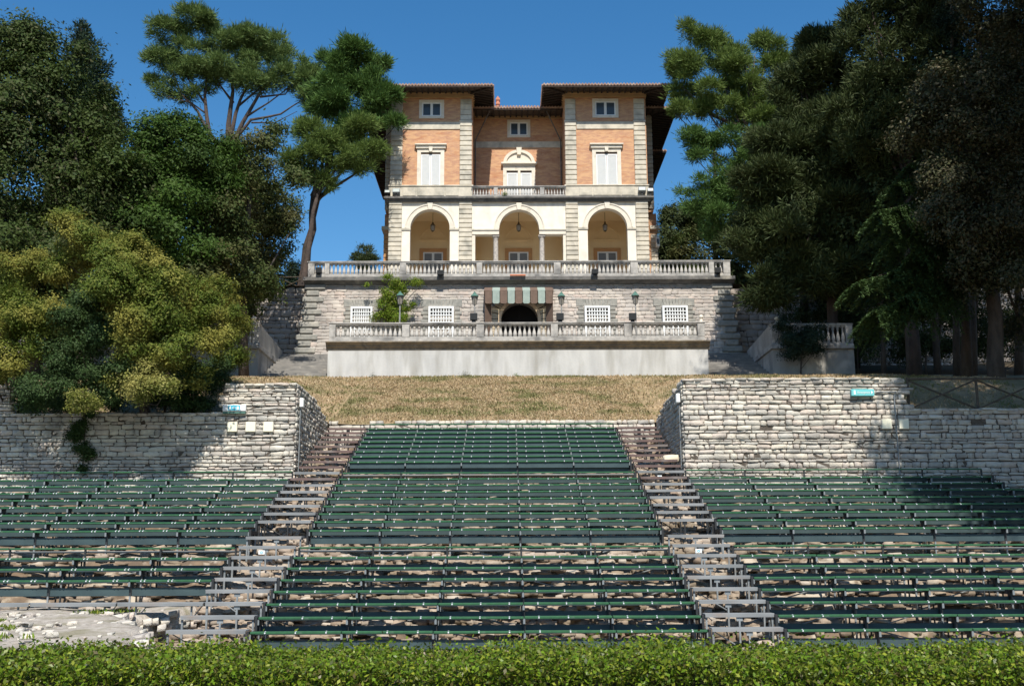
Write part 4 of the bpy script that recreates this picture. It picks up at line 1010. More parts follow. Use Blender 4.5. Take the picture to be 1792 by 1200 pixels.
# archivolts, keystones, imposts
for k, (ax_, r_, zs_) in enumerate(info):
    b = MB(); n = 24
    for j in range(n):
        ringseg(b, ax_, zs_, r_-.015, r_+.30, math.pi*j/n, math.pi*(j+1)/n, YV-.055, YV+.1)
        ringseg(b, ax_, zs_, r_+.29, r_+.37, math.pi*j/n, math.pi*(j+1)/n, YV-.10, YV+.1)
    b.prism([(ax_-.13, zs_+r_-.04), (ax_+.13, zs_+r_-.04), (ax_+.2, zs_+r_+.46), (ax_-.2, zs_+r_+.46)], YV-.15, YV+.1)
    b.build('archivolt', m_trim, V)
    if k < 2:
        b = MB(); e0, e1 = ((vx(702, 400), vx(803, 400)) if k == 0 else (vx(1012, 400), vx(1114, 400)))
        b.box(e0, YV-.07, zs_-.14, ax_-r_+.03, YF, zs_); b.build('impost', m_stone, V); b = MB(); b.box(ax_+r_-.03, YV-.07, zs_-.14, e1, YF, zs_); b.build('impost', m_stone, V)
# columns
for px in (867.6, 948.6):
    X = vx(px, 430); b = MB(); h = zcap-ZUT
    b.box(X-.24, YV+.05, zcap+.1, X+.24, YV+.5, zen-.002, c=.02)
    b.lathe([(.26, 0), (.26, .12), (.20, .2), (.195, .3), (.185, h*.5), (.165, h-.1), (.19, h-.06), (.165, h-.02), (.22, h+.1)], (X, YV+.28, ZUT), 18)
    b.build('column', m_col, V)
for X in (XB+.1, XC-.1): 
    b = MB(); b.box(X-.12, YV+.03, ZG, X+.12, YF, zen-.003); b.build('pilaster', m_trim, V)
# loggia inside
YI = 77.0; zCe = zD-.25
b = MB(); b.box(XA+.3, YI, ZG, XD-.3, YI+.3, zCe); b.box(XA+.3, YF+.001, zCe, XD-.3, YI+.3, zCe+.15)
b.box(XA+.05, YF+.001, ZG, XA+.35, YI-.001, zCe-.001); b.box(XD-.35, YF+.001, ZG, XD-.05, YI-.001, zCe-.001); b.build('loggia_interior', m_ochre, V)
for X in (XB-.05, XC+.05):   # cross arches of the loggia
    b = MB(); b.box(X-.22, YF+.002, ZG, X+.22, YF+.5, zCe-.002); b.box(X-.22, YI-.5, ZG, X+.22, YI-.002, zCe-.002); b.box(X-.22, YF+.5, zCe-.6, X+.22, YI-.5, zCe-.003); b.build('cross_arch', m_ochre, V)
for (c_, r_, z_), px in zip(info, (758, 1062.5, 907.5)):
    X = ax(px, 445, YI); z0 = az(435, YI); hw = (ax(784, 440, YI)-ax(736.5, 440, YI))/2
    zm = az(428, YI)
    b = MB(); n = 18
    for j in range(n): ringseg(b, X, az(421, YI), hw*.92, hw*1.04, math.pi*j/n, math.pi*(j+1)/n, YI-.07, YI+.02)
    b.build('lunette_moulding', m_ochre, V); b = MB()
    for j in range(n): ringseg(b, X, az(404, YI), hw*1.62, hw*1.74, math.pi*(.08+.84*j/n), math.pi*(.08+.84*(j+1)/n), YI-.05, YI+.02)
    b.build('lunette_moulding', m_ochre, V); b = MB(); b.box(X-hw*1.05, YI-.1, az(422, YI), X+hw*1.05, YI+.02, az(419.5, YI)); b.build('lunette_moulding', m_ochre, V)
    b = MB(); b.box(X-hw, YI-.09, ZG, X-hw+.27, YI+.02, z0); b.box(X+hw-.27, YI-.09, ZG, X+hw, YI+.02, z0); b.box(X-hw+.27, YI-.09, z0-.27, X+hw-.27, YI+.02, z0)
    d = b.build('loggia_door', m_orange, V)
    b = MB(); b.box(X-hw+.27, YI-.05, ZG, X-hw+.37, YI-.01, z0-.27); b.box(X+hw-.37, YI-.05, ZG, X+hw-.27, YI-.01, z0-.27); b.box(X-.09, YI-.05, ZG, X+.09, YI-.01, z0-.37); b.box(X-hw+.37, YI-.05, z0-.37, X+hw-.37, YI-.01, z0-.27); b.build('door_frame', m_shut, d)
    b = MB(); b.box(X-hw+.37, YI-.03, ZG, X-.09, YI-.015, z0-.37); b.box(X+.09, YI-.03, ZG, X+hw-.37, YI-.015, z0-.37); b.build('pane', M('greyed_pane', (.16, .15, .13), rough=.2) if 'greyed_pane' not in bpy.data.materials else bpy.data.materials['greyed_pane'], d)
# lanterns hanging in the arches
for px, lab in ((757.3, 'left'), (907.8, 'middle'), (1059, 'right')):
    Yl = 75.0; p = at(px, 404, Yl); z1 = az(391, Yl, px)
    t = thing('hanging_lantern', tuple(p), f'small bronze lantern on a chain in the {lab} arch of the loggia', 'lantern', 'lanterns hanging in the loggia arches')
    mm = M('aged_bronze', (.10, .07, .035), rough=.5) if 'aged_bronze' not in bpy.data.materials else bpy.data.materials['aged_bronze']
    b = MB(); b.tube([(p.x, Yl, z1+.15), (p.x, Yl, zCe)], .018, 6); b.lathe([(.03, 0), (.08, .1), (.05, .22)], (p.x, Yl, zCe-.9), 8); b.build('chain', mm, t)
    b = MB(); b.lathe([(.10, 0), (.17, .1), (.17, .38)], (p.x, Yl, p.z), 6); b.build('glass', m_lglass, t)
    b = MB(); b.lathe([(.19, 0), (.15, .08), (.05, .2), (.02, .26)], (p.x, Yl, p.z+.38), 8); b.lathe([(.03, -.08), (.12, 0)], (p.x, Yl, p.z), 8); b.build('cap', mm, t)
# quoins
PQ = [(679.5, 702.5), (803, 826), (990.7, 1012.4), (1113.7, 1136)]
for a, c in PQ:
    xa, xc = vx(a, 430)-.0, vx(c, 430)
    b = MB(); z = ZUT-.1; h = .335
    while z+h <= zD+.0:
        b.box(xa, YV-.14, z+.035, xc, YV+.05, z+h-.005, c=.035); z += h
    if zD-z > .1: b.box(xa, YV-.14, z+.035, xc, YV+.05, zD-.004, c=.03)
    b.box(xa+.03, YV-.07, ZUT-.1, xc-.03, YV+.04, zD-.01); b.build('quoin', m_stone, V)
    u0, u1 = xa+.03, xc-.03; zt = vz(214); z = vz(325)
    b = MB(); n = 13; h = (zt-z)/n
    for k in range(n): b.box(u0, YV-.13, z+h*k+.035, u1, YV+.05, z+h*(k+1)-.005, c=.035)
    b.box(u0+.03, YV-.06, z, u1-.03, YV+.04, zt); b.build('quoin', m_stone, V)
    b = MB(); z0 = zt; z1 = vz(174); n = 4
    b.box(u0-.04, YV-.16, zt-.05, u1+.04, YV+.05, zt+.1, c=.02)
    for k in range(n): b.box(u0+.03, YV-.10, z0+.12+(z1-z0-.12)*k/n+.02, u1-.03, YV+.05, z0+.12+(z1-z0-.12)*(k+1)/n, c=.02)
    b.build('top_pilaster', m_stone, V)
# quoins at the shoulders of the side walls
for s, x in ((-1, X2a), (1, X2b)):
    b = MB(); z = zS+.2
    while z < zW-.6: b.box(x-s*.55, 76.08, z, x+s*.06, 77.2, z+.31, c=.03); z += .35
    b.build('side_quoin', m_stone, V)
for s, x in ((-1, X1a), (1, ax(1150, 420, 76.5))):
    b = MB(); z = ZUT
    while z < zS-1.6: b.box(x-s*.45, 76.5, z, x+s*.05, 77.3, z+.31, c=.03); z += .35
    b.build('side_quoin', m_orange if s < 0 else m_stone, V)
    b = MB(); b.box(x-s*.5, 76.35, zS-1.25, x+s*.2, 84, zS-1.0); b.build('side_cornice', m_stone, V)
# bands, dados and string course
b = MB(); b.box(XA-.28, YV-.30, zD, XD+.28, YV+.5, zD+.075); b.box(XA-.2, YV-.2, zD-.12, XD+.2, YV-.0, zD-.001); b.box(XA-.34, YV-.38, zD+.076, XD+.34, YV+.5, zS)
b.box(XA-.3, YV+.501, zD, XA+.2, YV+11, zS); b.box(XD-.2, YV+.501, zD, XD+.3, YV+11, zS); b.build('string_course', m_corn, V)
for (a, c) in ((XA, XB), (XC, XD)):
    zt = vz(324.5)
    b = MB(); b.box(a-.03, YV-.10, zS+.001, c+.03, YV+.03, zt-.1); b.box(a-.08, YV-.16, zt-.1, c+.08, YV+.03, zt, c=.02)
    m_ = (a+c)/2
    for u0, u1 in ((a+.95, m_-1.05), (m_-.95, m_+.95), (m_+1.05, c-.95)): b.box(u0, YV-.13, zS+.12, u1, YV, zt-.18, c=.02)
    b.build('dado', m_stone, V)
    b = MB(); b.box(a+.85, YV-.06, vz(226.3), c-.85, YV+.03, vz(214)); b.build('band', m_stone, V)
    b = MB(); b.box(a-.05, YV-.14, vz(172), c+.05, YV+3.3, zW+.0, c=0); b.box(a-.12, YV-.2, zW-.12, c+.12, YV+3.3, zW-.0); b.build('frieze', m_frieze, V)
b = MB(); b.box(XB+.001, YR-.06, az(259, YR), XC-.001, YR+.02, az(248.5, YR)); b.build('band', m_stone, V)
b = MB(); b.box(XB+.001, YR-.1, az(208.5, YR), XC-.001, YR+.02, az(200, YR)); b.build('frieze', m_frieze, V)
# windows
def vwin(px0, px1, py0, py1, Y, fr=.16, small=False, dpt=.09):
    """frame rectangle in the photograph -> a window with two leaves"""
    x0, x1 = ax(px0, (py0+py1)/2, Y), ax(px1, (py0+py1)/2, Y); zt, zb = az(py0, Y), az(py1, Y)
    b = MB(); b.box(x0, Y-dpt, zb, x0+fr, Y+.02, zt); b.box(x1-fr, Y-dpt, zb, x1, Y+.02, zt); b.box(x0+fr, Y-dpt, zt-fr, x1-fr, Y+.02, zt)
    if small: b.box(x0+fr, Y-dpt, zb, x1-fr, Y+.02, zb+fr*.8)
    w_ = b.build('window', m_trim, V)
    i0, i1 = x0+fr, x1-fr; it_, ib = zt-fr, zb+(fr*.8 if small else 0); c = (i0+i1)/2
    if small:
        b = MB(); f = .09
        b.box(i0, Y-.05, ib, i0+f, Y+.01, it_); b.box(i1-f, Y-.05, ib, i1, Y+.01, it_); b.box(c-f, Y-.05, ib, c+f, Y+.01, it_)
        for l, r_ in ((i0+f, c-f), (c+f, i1-f)): b.box(l, Y-.05, it_-f, r_, Y+.01, it_); b.box(l, Y-.05, ib, r_, Y+.01, ib+f)
        b.build('sash', m_shut, w_); b = MB(); b.box(i0+f, Y-.02, ib+f, i1-f, Y-.005, it_-f); b.build('pane', m_glass, w_)
    else:
        g = .16; b = MB(); b.box(i0, Y-.03, it_-g, i1, Y-.005, it_); b.build('blind_box', m_dk if 0 else m_soff, w_)
        for l, r_ in ((i0, c), (c, i1)):
            b = MB(); f = .085; b.box(l+.01, Y-.055, ib, l+f, Y-.006, it_-g); b.box(r_-f, Y-.055, ib, r_-.01, Y-.006, it_-g); b.box(l+f, Y-.055, it_-g-f, r_-f, Y-.006, it_-g); b.box(l+f, Y-.055, ib, r_-f, Y-.006, ib+f)
            z = ib+f
            while z < it_-g-f-.02: b.hexa([(l+f, Y-.045, z), (r_-f, Y-.045, z), (r_-f, Y-.015, z+.02), (l+f, Y-.015, z+.02), (l+f, Y-.045, z+.02), (r_-f, Y-.045, z+.02), (r_-f, Y-.015, z+.06), (l+f, Y-.015, z+.06)]); z += .062
            b.box(l+f, Y-.012, ib+f, r_-f, Y-.006, it_-g-f); b.build('shutter', m_shut, w_)
    return x0, x1, zt, zb
vwin(733.7, 777.3, 175.5, 207.7, YV, .2, True); vwin(1036.5, 1082, 174, 207.2, YV, .2, True); vwin(887.7, 928, 210.4, 241.3, YR, .2, True)
for a, c in ((730, 777.5), (1036.7, 1087)):
    x0, x1, zt, zb = vwin(a, c, 261, 328, YV, .26)
    b = MB(); b.box(x0-.18, YV-.32, zt+.22, x1+.18, YV+.02, zt+.32, c=.02); b.box(x0-.1, YV-.2, zt+.0, x1+.1, YV+.02, zt+.22, c=.02)
    b.prism([((x0+x1)/2-.1, zt-.25), ((x0+x1)/2+.1, zt-.25), ((x0+x1)/2+.14, zt+.1), ((x0+x1)/2-.14, zt+.1)], YV-.24, YV)
    b.build('window_hood', m_trim, V)
# balcony door with its lunette
x0, x1 = ax(880.4, 310, YR), ax(936.6, 310, YR); zt = az(291.5, YR); zb = zS
b = MB(); c = (x0+x1)/2
for l, r_ in ((x0, x0+.26), (x1-.26, x1), (c-.09, c+.09)): b.box(l, YR-.12, zb, r_, YR+.02, zt)
b.box(x0+.26, YR-.12, zt-.36, c-.09, YR+.02, zt); b.box(c+.09, YR-.12, zt-.36, x1-.26, YR+.02, zt)
dr = b.build('balcony_door', m_trim, V)
for l, r_ in ((x0+.26, c-.09), (c+.09, x1-.26)):
    b = MB(); b.box(l, YR-.035, zt-.52, r_, YR-.005, zt-.36); b.build('blind_box', m_soff, dr)
    b = MB(); b.box(l+.01, YR-.06, zb, l+.09, YR-.006, zt-.52); b.box(r_-.09, YR-.06, zb, r_-.01, YR-.006, zt-.52); b.box(l+.09, YR-.06, zt-.62, r_-.09, YR-.006, zt-.52)
    z = zb
    while z < zt-.66: b.hexa([(l+.09, Y_, z) if 0 else (l+.09, YR-.045, z), (r_-.09, YR-.045, z), (r_-.09, YR-.015, z+.02), (l+.09, YR-.015, z+.02), (l+.09, YR-.045, z+.02), (r_-.09, YR-.045, z+.02), (r_-.09, YR-.015, z+.06), (l+.09, YR-.015, z+.06)]); z += .062
    b.box(l+.09, YR-.012, zb, r_-.09, YR-.006, zt-.62); b.build('shutter', m_shut, dr)
b = MB(); b.box(x0-.14, YR-.34, zt+.1, x1+.14, YR+.02, zt+.24, c=.02); b.box(x0-.02, YR-.2, zt, x1+.02, YR+.02, zt+.1)
zc = zt+.24; rr_ = (x1-x0)/2-.02; n = 20; hgt = az(263.5, YR)-zc
ell = lambda a, k: (c+rr_*k*math.cos(a), zc+hgt*k*math.sin(a))
b.prism([ell(math.pi*j/n, .82) for j in range(n+1)], YR-.05, YR+.02)
for j in range(n):
    q = [ell(math.pi*j/n, .8), ell(math.pi*j/n, 1), ell(math.pi*(j+1)/n, 1), ell(math.pi*(j+1)/n, .8)]
    b.prism(q, YR-.17, YR+.02)
b.prism([(c-.13, zc+hgt-.4), (c+.13, zc+hgt-.4), (c+.2, zc+hgt+.16), (c-.2, zc+hgt+.16)], YR-.24, YR+.02); b.build('pediment', m_trim, V)
# balcony floor and balustrade
b = MB(); b.box(XB+.001, YV+.501, zD+.0, XC-.001, YR-.001, zS-.004); b.build('balcony_floor', m_step, V)
yb2 = YV-.12
balustrade('balustrade', '', yb2, zS+.001, [(XB+.02, XB+.06), (ax(864, 335, yb2), ax(871, 335, yb2)), (ax(945, 335, yb2), ax(952.5, 335, yb2)), (XC-.06, XC-.02)], az(326.5, yb2), th=.12, hplinth=.12, hrail=.12, spacing=.205, parent=V, br=.07)
# roofs with open rafters
def roof(x0, x1, y0, y1, ze, ov, rise=.22, sides=(1, 1, 1), name='roof', rz=None):
    """x0..x1, y0..y1: the eave rectangle, ze: underside at the eave"""
    zw = ze+ov*rise; b = MB(); 
    h = min((x1-x0)/2, 5)*.24+.25
    xi0, xi1, yi0, yi1 = x0+min((x1-x0)/2-.4, 5), x1-min((x1-x0)/2-.4, 5), y0+min(5, (y1-y0)/2), y1-min(5, (y1-y0)/2)
    # tiled top
    tz = ze+.20
    v = [(x0, y0, tz), (x1, y0, tz), (x1, y1, tz), (x0, y1, tz), (xi0, yi0, tz+h), (xi1, yi0, tz+h), (xi1, yi1, tz+h), (xi0, yi1, tz+h)]
    b.add(v, [(0, 1, 5, 4), (1, 2, 6, 5), (2, 3, 7, 6), (3, 0, 4, 7), (4, 5, 6, 7)])
    b.box(x0-.02, y0-.02, ze+.08, x1+.02, y0+.12, tz-.002); b.box(x0-.02, y0+.121, ze+.08, x0+.12, y1, tz-.002); b.box(x1-.12, y0+.121, ze+.08, x1+.02, y1, tz-.002)
    n = int((x1-x0)/.22)
    for k in range(n):
        X = x0+.11+(x1-x0-.22)*k/(n-1); b.tube([(X, y0-.07, tz-.02), (X, y0+.5, tz+.05)], .072, 6)
    n = int((y1-y0)/.22)
    for s, X in ((1, x0), (-1, x1)):
        for k in range(n): Y = y0+.2+(y1-y0-.3)*k/(n-1); b.tube([(X-s*.07, Y, tz-.02), (X+s*.5, Y, tz+.05)], .072, 6)
    r = b.build(name, m_tile, V)
    # soffit
    b = MB(); v = [(x0, y0, ze+.075), (x1, y0, ze+.075), (x1, y1, ze+.075), (x0, y1, ze+.075), (x0+ov, y0+ov, zw+.075), (x1-ov, y0+ov, zw+.075), (x1-ov, y1, zw+.075), (x0+ov, y1, zw+.075)]
    b.add(v, [(0, 4, 5, 1), (1, 5, 6, 2), (0, 3, 7, 4), (4, 7, 6, 5)]); b.build('soffit', m_soff, r)
    b = MB(); hw = .055; hh = .16
    n = int((x1-x0-2*ov+.1)/.42)
    for k in range(n+1):
        X = x0+ov+(x1-x0-2*ov)*k/n; b.hexa([(X-hw, y0+.04, ze-.06), (X+hw, y0+.04, ze-.06), (X+hw, y0+ov, zw-hh+.07), (X-hw, y0+ov, zw-hh+.07), (X-hw, y0+.04, ze+.07), (X+hw, y0+.04, ze+.07), (X+hw, y0+ov, zw+.07), (X-hw, y0+ov, zw+.07)])
    n = int((y1-y0-ov)/.42)
    for s, X in ((1, x0), (-1, x1)):
        for k in range(n+1):
            Y = y0+ov+(y1-y0-ov-.1)*k/n
            b.hexa([(X+s*.04, Y-hw, ze-.06), (X+s*.04, Y+hw, ze-.06), (X+s*ov, Y+hw, zw-hh+.07), (X+s*ov, Y-hw, zw-hh+.07), (X+s*.04, Y-hw, ze+.07), (X+s*.04, Y+hw, ze+.07), (X+s*ov, Y+hw, zw+.07), (X+s*ov, Y-hw, zw+.07)])
        b.tube([(X+s*.05, y0+.05, ze-.0), (X+s*ov, y0+ov, zw-.06)], .09, 5)
        for j in range(1, 4):
            q = j/4; b.tube([(X+s*.06, y0+ov*q, ze), (X+s*ov*q, y0+ov*q, ze+(zw-ze)*q)], .05, 4); b.tube([(X+s*ov*q, y0+.06, ze), (X+s*ov*q, y0+ov*q, ze+(zw-ze)*q)], .05, 4)
    b.box(x0+.005, y0+.005, ze-.02, x1-.005, y0+.04, ze+.078); b.box(x0+.005, y0+.041, ze-.02, x0+.04, y1, ze+.078); b.box(x1-.04, y0+.041, ze-.02, x1-.005, y1, ze+.078)
    b.build('rafters', m_wood, r)
    return r
OV = 1.75
roof(XA-1.55, XB+1.5, YV-OV, 84, zE, OV, (zW-zE)/OV)
roof(XC-1.6, XD+1.55, YV-OV, 84, zE+.002, OV, (zW-zE)/OV)
zc_e = az(190, YR-1.5)
b = MB(); b.box(XB+1.3, YR-1.5, zc_e, XC-1.3, YR-1.38, zc_e+.12); n = 18
for k in range(n): X = XB+1.4+(XC-XB-2.8)*k/(n-1); b.tube([(X, YR-1.56, zc_e+.14), (X, YR-.9, zc_e+.24)], .08, 6)
b.add([(XB+.5, YR-1.45, zc_e+.13), (XC-.5, YR-1.45, zc_e+.13), (XC-.5, YR+6, zc_e+1.3), (XB+.5, YR+6, zc_e+1.3)], [(0, 1, 2, 3)]); r = b.build('roof', m_tile, V)
b = MB(); b.add([(XB+.01, YR-1.48, zc_e+.07), (XC-.01, YR-1.48, zc_e+.07), (XC-.01, YR+.1, zc_e+.35), (XB+.01, YR+.1, zc_e+.35)], [(0, 1, 2, 3)]); b.build('soffit', m_soff, r)
b = MB()
for k in range(17): X = XB+.2+(XC-XB-.4)*k/16; b.hexa([(X-.05, YR-1.42, zc_e-.07), (X+.05, YR-1.42, zc_e-.07), (X+.05, YR, zc_e+.17), (X-.05, YR, zc_e+.17), (X-.05, YR-1.42, zc_e+.06), (X+.05, YR-1.42, zc_e+.06), (X+.05, YR, zc_e+.3), (X-.05, YR, zc_e+.3)])
b.box(XB+.3, YR-1.46, zc_e-.03, XC-.3, YR-1.42, zc_e+.07); b.build('rafters', m_wood, r)
roof(X2a-1.75, X2b+1.75, 74.6, 85, zE-.25, 1.7, .12)
roof(X3a-1.75, X3b+1.75, 82.6, 94, zE-.45, 1.7, .12)
# cut-out: nothing in front of the recess; chimney
p0, p1 = at(869, 190, 79), at(873.5, 171, 79)
b = MB(); b.box(p0.x, 79, p0.z-1.5, p1.x, 79.6, p1.z-.2); b.box(p0.x-.06, 78.94, p1.z-.55, p1.x+.06, 79.66, p1.z-.42); b.box(p0.x-.06, 78.94, p1.z-.2, p1.x+.06, 79.66, p1.z-.08); b.prism([(p0.x-.04, p1.z-.08), (p1.x+.04, p1.z-.08), ((p0.x+p1.x)/2, p1.z+.12)], 78.95, 79.65)
b.build('chimney', M('chimney_terracotta', (.50, .22, .14), (.42, .19, .12), 5), V)
for s, X in ((1, XB), (-1, XC)):
    b = MB(); b.tube([(X+s*1.25, YR-1.3, zc_e), (X+s*.12, YR-.15, az(247, YR)), (X+s*.1, YR-.12, zS)], .045, 8); b.build('downpipe', m_corn, V)
# small things on the villa
for px, py, lab, gl in ((1123.5, 334, 'silver floodlight on the villa ledge at its right corner', 1), (1138, 335, 'small white floodlight beyond the right corner of the villa ledge', 2), (693.5, 337, 'silver floodlight on the villa ledge at its left corner', 1), (678, 338, 'small dark floodlight beyond the left corner of the villa ledge', 0)):
    Y = YV-.30; p = at(px, py, Y); t = thing('floodlight', tuple(p), lab, 'floodlight', 'floodlights on the villa ledge'); s = .26 if px in (1123.5, 693.5) else .2
    b = MB(); b.prismx([(Y-.16, p.z-.02), (Y-.10, p.z+s), (Y+.16, p.z+s*.5), (Y+.1, p.z-s*.7)], p.x-s, p.x+s); b.build('housing', m_galv if gl else m_iron, t)
    b = MB(); b.hexa([(p.x-s*.8, Y-.165, p.z+.01), (p.x+s*.8, Y-.165, p.z+.01), (p.x+s*.8, Y-.15, p.z), (p.x-s*.8, Y-.15, p.z), (p.x-s*.8, Y-.115, p.z+s*.9), (p.x+s*.8, Y-.115, p.z+s*.9), (p.x+s*.8, Y-.1, p.z+s*.88), (p.x-s*.8, Y-.1, p.z+s*.88)]); b.build('glass', m_floodg, t)
    b = MB(); b.box(p.x-.05, Y-.03, zS, p.x+.05, Y+.05, p.z); b.build('bracket', m_iron, t)
p = at(1150.5, 424, 76.3); t = thing('wall_box', tuple(p), 'small white box on the right flank of the villa', 'box')
b = MB(); b.box(p.x-.12, 76.1, p.z-.36, p.x+.14, 76.9, p.z+.36, c=.03); b.build('case', m_sign, t)
b = MB(); b.box(p.x-.06, 76.08, p.z-.2, p.x+.08, 76.1, p.z+.2); b.build('grille', m_glass, t)
p = at(906, 479, YU-.0); t = thing('planter', (p.x, YU-.0, zc3), 'low terracotta planter behind the upper balustrade, centred on the villa door', 'planter')
b = MB(); b.box(p.x-.5, YU-.72, zc3+.0, p.x+.5, YU-.56, zc3+.07, c=.01); b.build('trough', M('orange_terracotta', (.55, .17, .08), rough=.7), t)
p = PB(882, 340, 4, YV-.4); t = thing('balcony_weed', p[:3], 'little green weed growing through the balcony balusters', 'plant'); crown([p], 200, .05, l_vine, t, 'foliage', .5, .08, 10, .1)
b = MB(); b.tube([(p[0], p[1], zS), (p[0], p[1], p[2])], .01, 5); b.build('stem', m_bark, t)
# ------------------------------------------------------------------ trees
def ground(x, y):
    if y > 68.3: return ZUT-.3
    if abs(x) < 24 and y < 60: return lawn(x, y)
    return hill(x, y)
def limbs(t, paths, mat):
    b = MB()
    for p, r0, r1 in paths:
        n = len(p); pts = []
        for i in range(n-1):   # soften the joints
            a, c = Vector(p[i]), Vector(p[i+1])
            for q in (0, .5): pts.append(a.lerp(c, q)+Vector((random.uniform(-1, 1), random.uniform(-1, 1), 0))*r0*.35*(i+q > 0))
        pts.append(Vector(p[-1])); b.tube(pts, [r0+(r1-r0)*(k/(len(pts)-1))**.8 for k in range(len(pts))], 9)
    return b.build('trunk', mat, t, True)
def tree(name, label, cat, trunk, blobs, n, size, mat, bark=None, group=None, extra=(), auto=10, r0=.3, **kw):
    """trunk: list of (px, py, Y); blobs as (px, py, r, Y[, sq]); everything becomes real places"""
    bark = bark or m_bark
    T = [at(*q) for q in trunk]; g = ground(T[0].x, T[0].y); T[0].z = min(T[0].z, g)-.3
    t = thing(name, (T[0].x, T[0].y, g), label, cat, group)
    B = [PB(*q) for q in blobs]
    paths = [(T, r0, r0*.35)]+[([at(*q) for q in e[0]], e[1], e[2]) for e in extra]
    for k in range(auto):
        bb = random.choice(B); i = random.randint(max(1, len(T)-2), len(T)-1); s = T[i-1].lerp(T[i], random.random()*.9+.1)
        e = Vector(bb[:3])+Vector((random.uniform(-.6, .6)*bb[3], random.uniform(-.5, .5)*bb[4], random.uniform(-.4, .5)*bb[5])); m = s.lerp(e, .5)+Vector((0, 0, -.1*(e-s).length if e.z > s.z else .05*(e-s).length))
        paths.append(([s, m, e], r0*.34, r0*.06))
    limbs(t, paths, bark); crown(B, n, size, mat, t, **kw)
    return t
G1 = 'trees on the slope left of the villa'; G2 = 'trees on the slope right of the villa'
# left side
tree('oak_tree', 'huge dark oak filling the upper left corner', 'tree', [(60, 640, 53), (70, 500, 53), (90, 300, 53), (100, 120, 53)],
     [(20, 90, 55, 52), (50, 60, 30, 53), (95, 120, 55, 53), (30, 190, 95, 52), (120, 210, 80, 53), (170, 190, 45, 55), (190, 260, 60, 53), (60, 320, 120, 51), (170, 350, 80, 52), (20, 450, 90, 50), (120, 430, 80, 51), (-60, 200, 120, 53), (-60, 420, 120, 50), (215, 330, 45, 53), (60, 530, 70, 52), (85, 85, 22, 53), (-20, 560, 70, 51), (150, 490, 55, 51), (180, 560, 60, 50), (210, 450, 50, 52), (120, 590, 60, 50), (250, 600, 50, 50)],
     78000, .21, l_oak, r0=.5, group=G1, per=34, clump=.75)
tree('fir_tree', 'dark pointed fir rising behind the huge oak at upper left', 'tree', [(145, 560, 66), (144, 300, 66), (141, 44, 66)],
     [(141, 46, 7, 66, 1.6), (142, 62, 12, 66), (144, 80, 20, 66, .6), (146, 98, 26, 66, .6), (150, 118, 33, 66, .6), (153, 140, 38, 66, .55), (156, 164, 44, 66, .5), (158, 188, 50, 66, .5), (160, 212, 54, 66, .5), (160, 245, 52, 66, .6), (150, 300, 60, 66), (160, 360, 66, 66)], 26000, .26, l_fir, auto=0, group=G1, clump=.5, per=24, asp=.3, needle=True, sag=.2, gap=1.6, fill=.3)
tree('oak_tree', 'fresh green broadleaf tree between the dark oak and the umbrella pine', 'tree', [(300, 620, 56), (300, 450, 56), (300, 260, 56)],
     [(285, 215, 34, 56), (320, 240, 45, 56), (270, 270, 60, 55), (345, 290, 60, 55), (300, 340, 75, 54), (250, 350, 50, 54), (380, 330, 45, 55), (310, 420, 80, 54), (230, 420, 60, 54), (390, 260, 22, 56)], 36000, .19, l_green, group=G1, per=30, clump=.7)
tree('oak_tree', 'olive brown oak with ragged outer twigs left of the bare pine trunk', 'tree', [(430, 600, 58), (425, 480, 58), (440, 300, 58)],
     [(420, 290, 40, 58), (395, 330, 50, 57), (465, 250, 26, 58), (455, 300, 40, 62), (440, 360, 60, 61), (490, 340, 30, 64), (505, 400, 24, 64), (380, 400, 60, 56), (460, 430, 45, 63), (420, 470, 55, 56), (515, 310, 18, 58), (480, 225, 11, 58), (485, 385, 26, 64), (500, 440, 14, 65), (470, 400, 40, 64), (500, 355, 26, 65), (370, 470, 60, 55), (440, 510, 30, 57), (340, 500, 60, 55), (440, 450, 36, 64), (472, 468, 24, 65), (455, 500, 28, 65), (415, 500, 45, 64), (430, 540, 30, 64)], 36000, .19, l_olive, group=G1, per=28, clump=.62, auto=3)
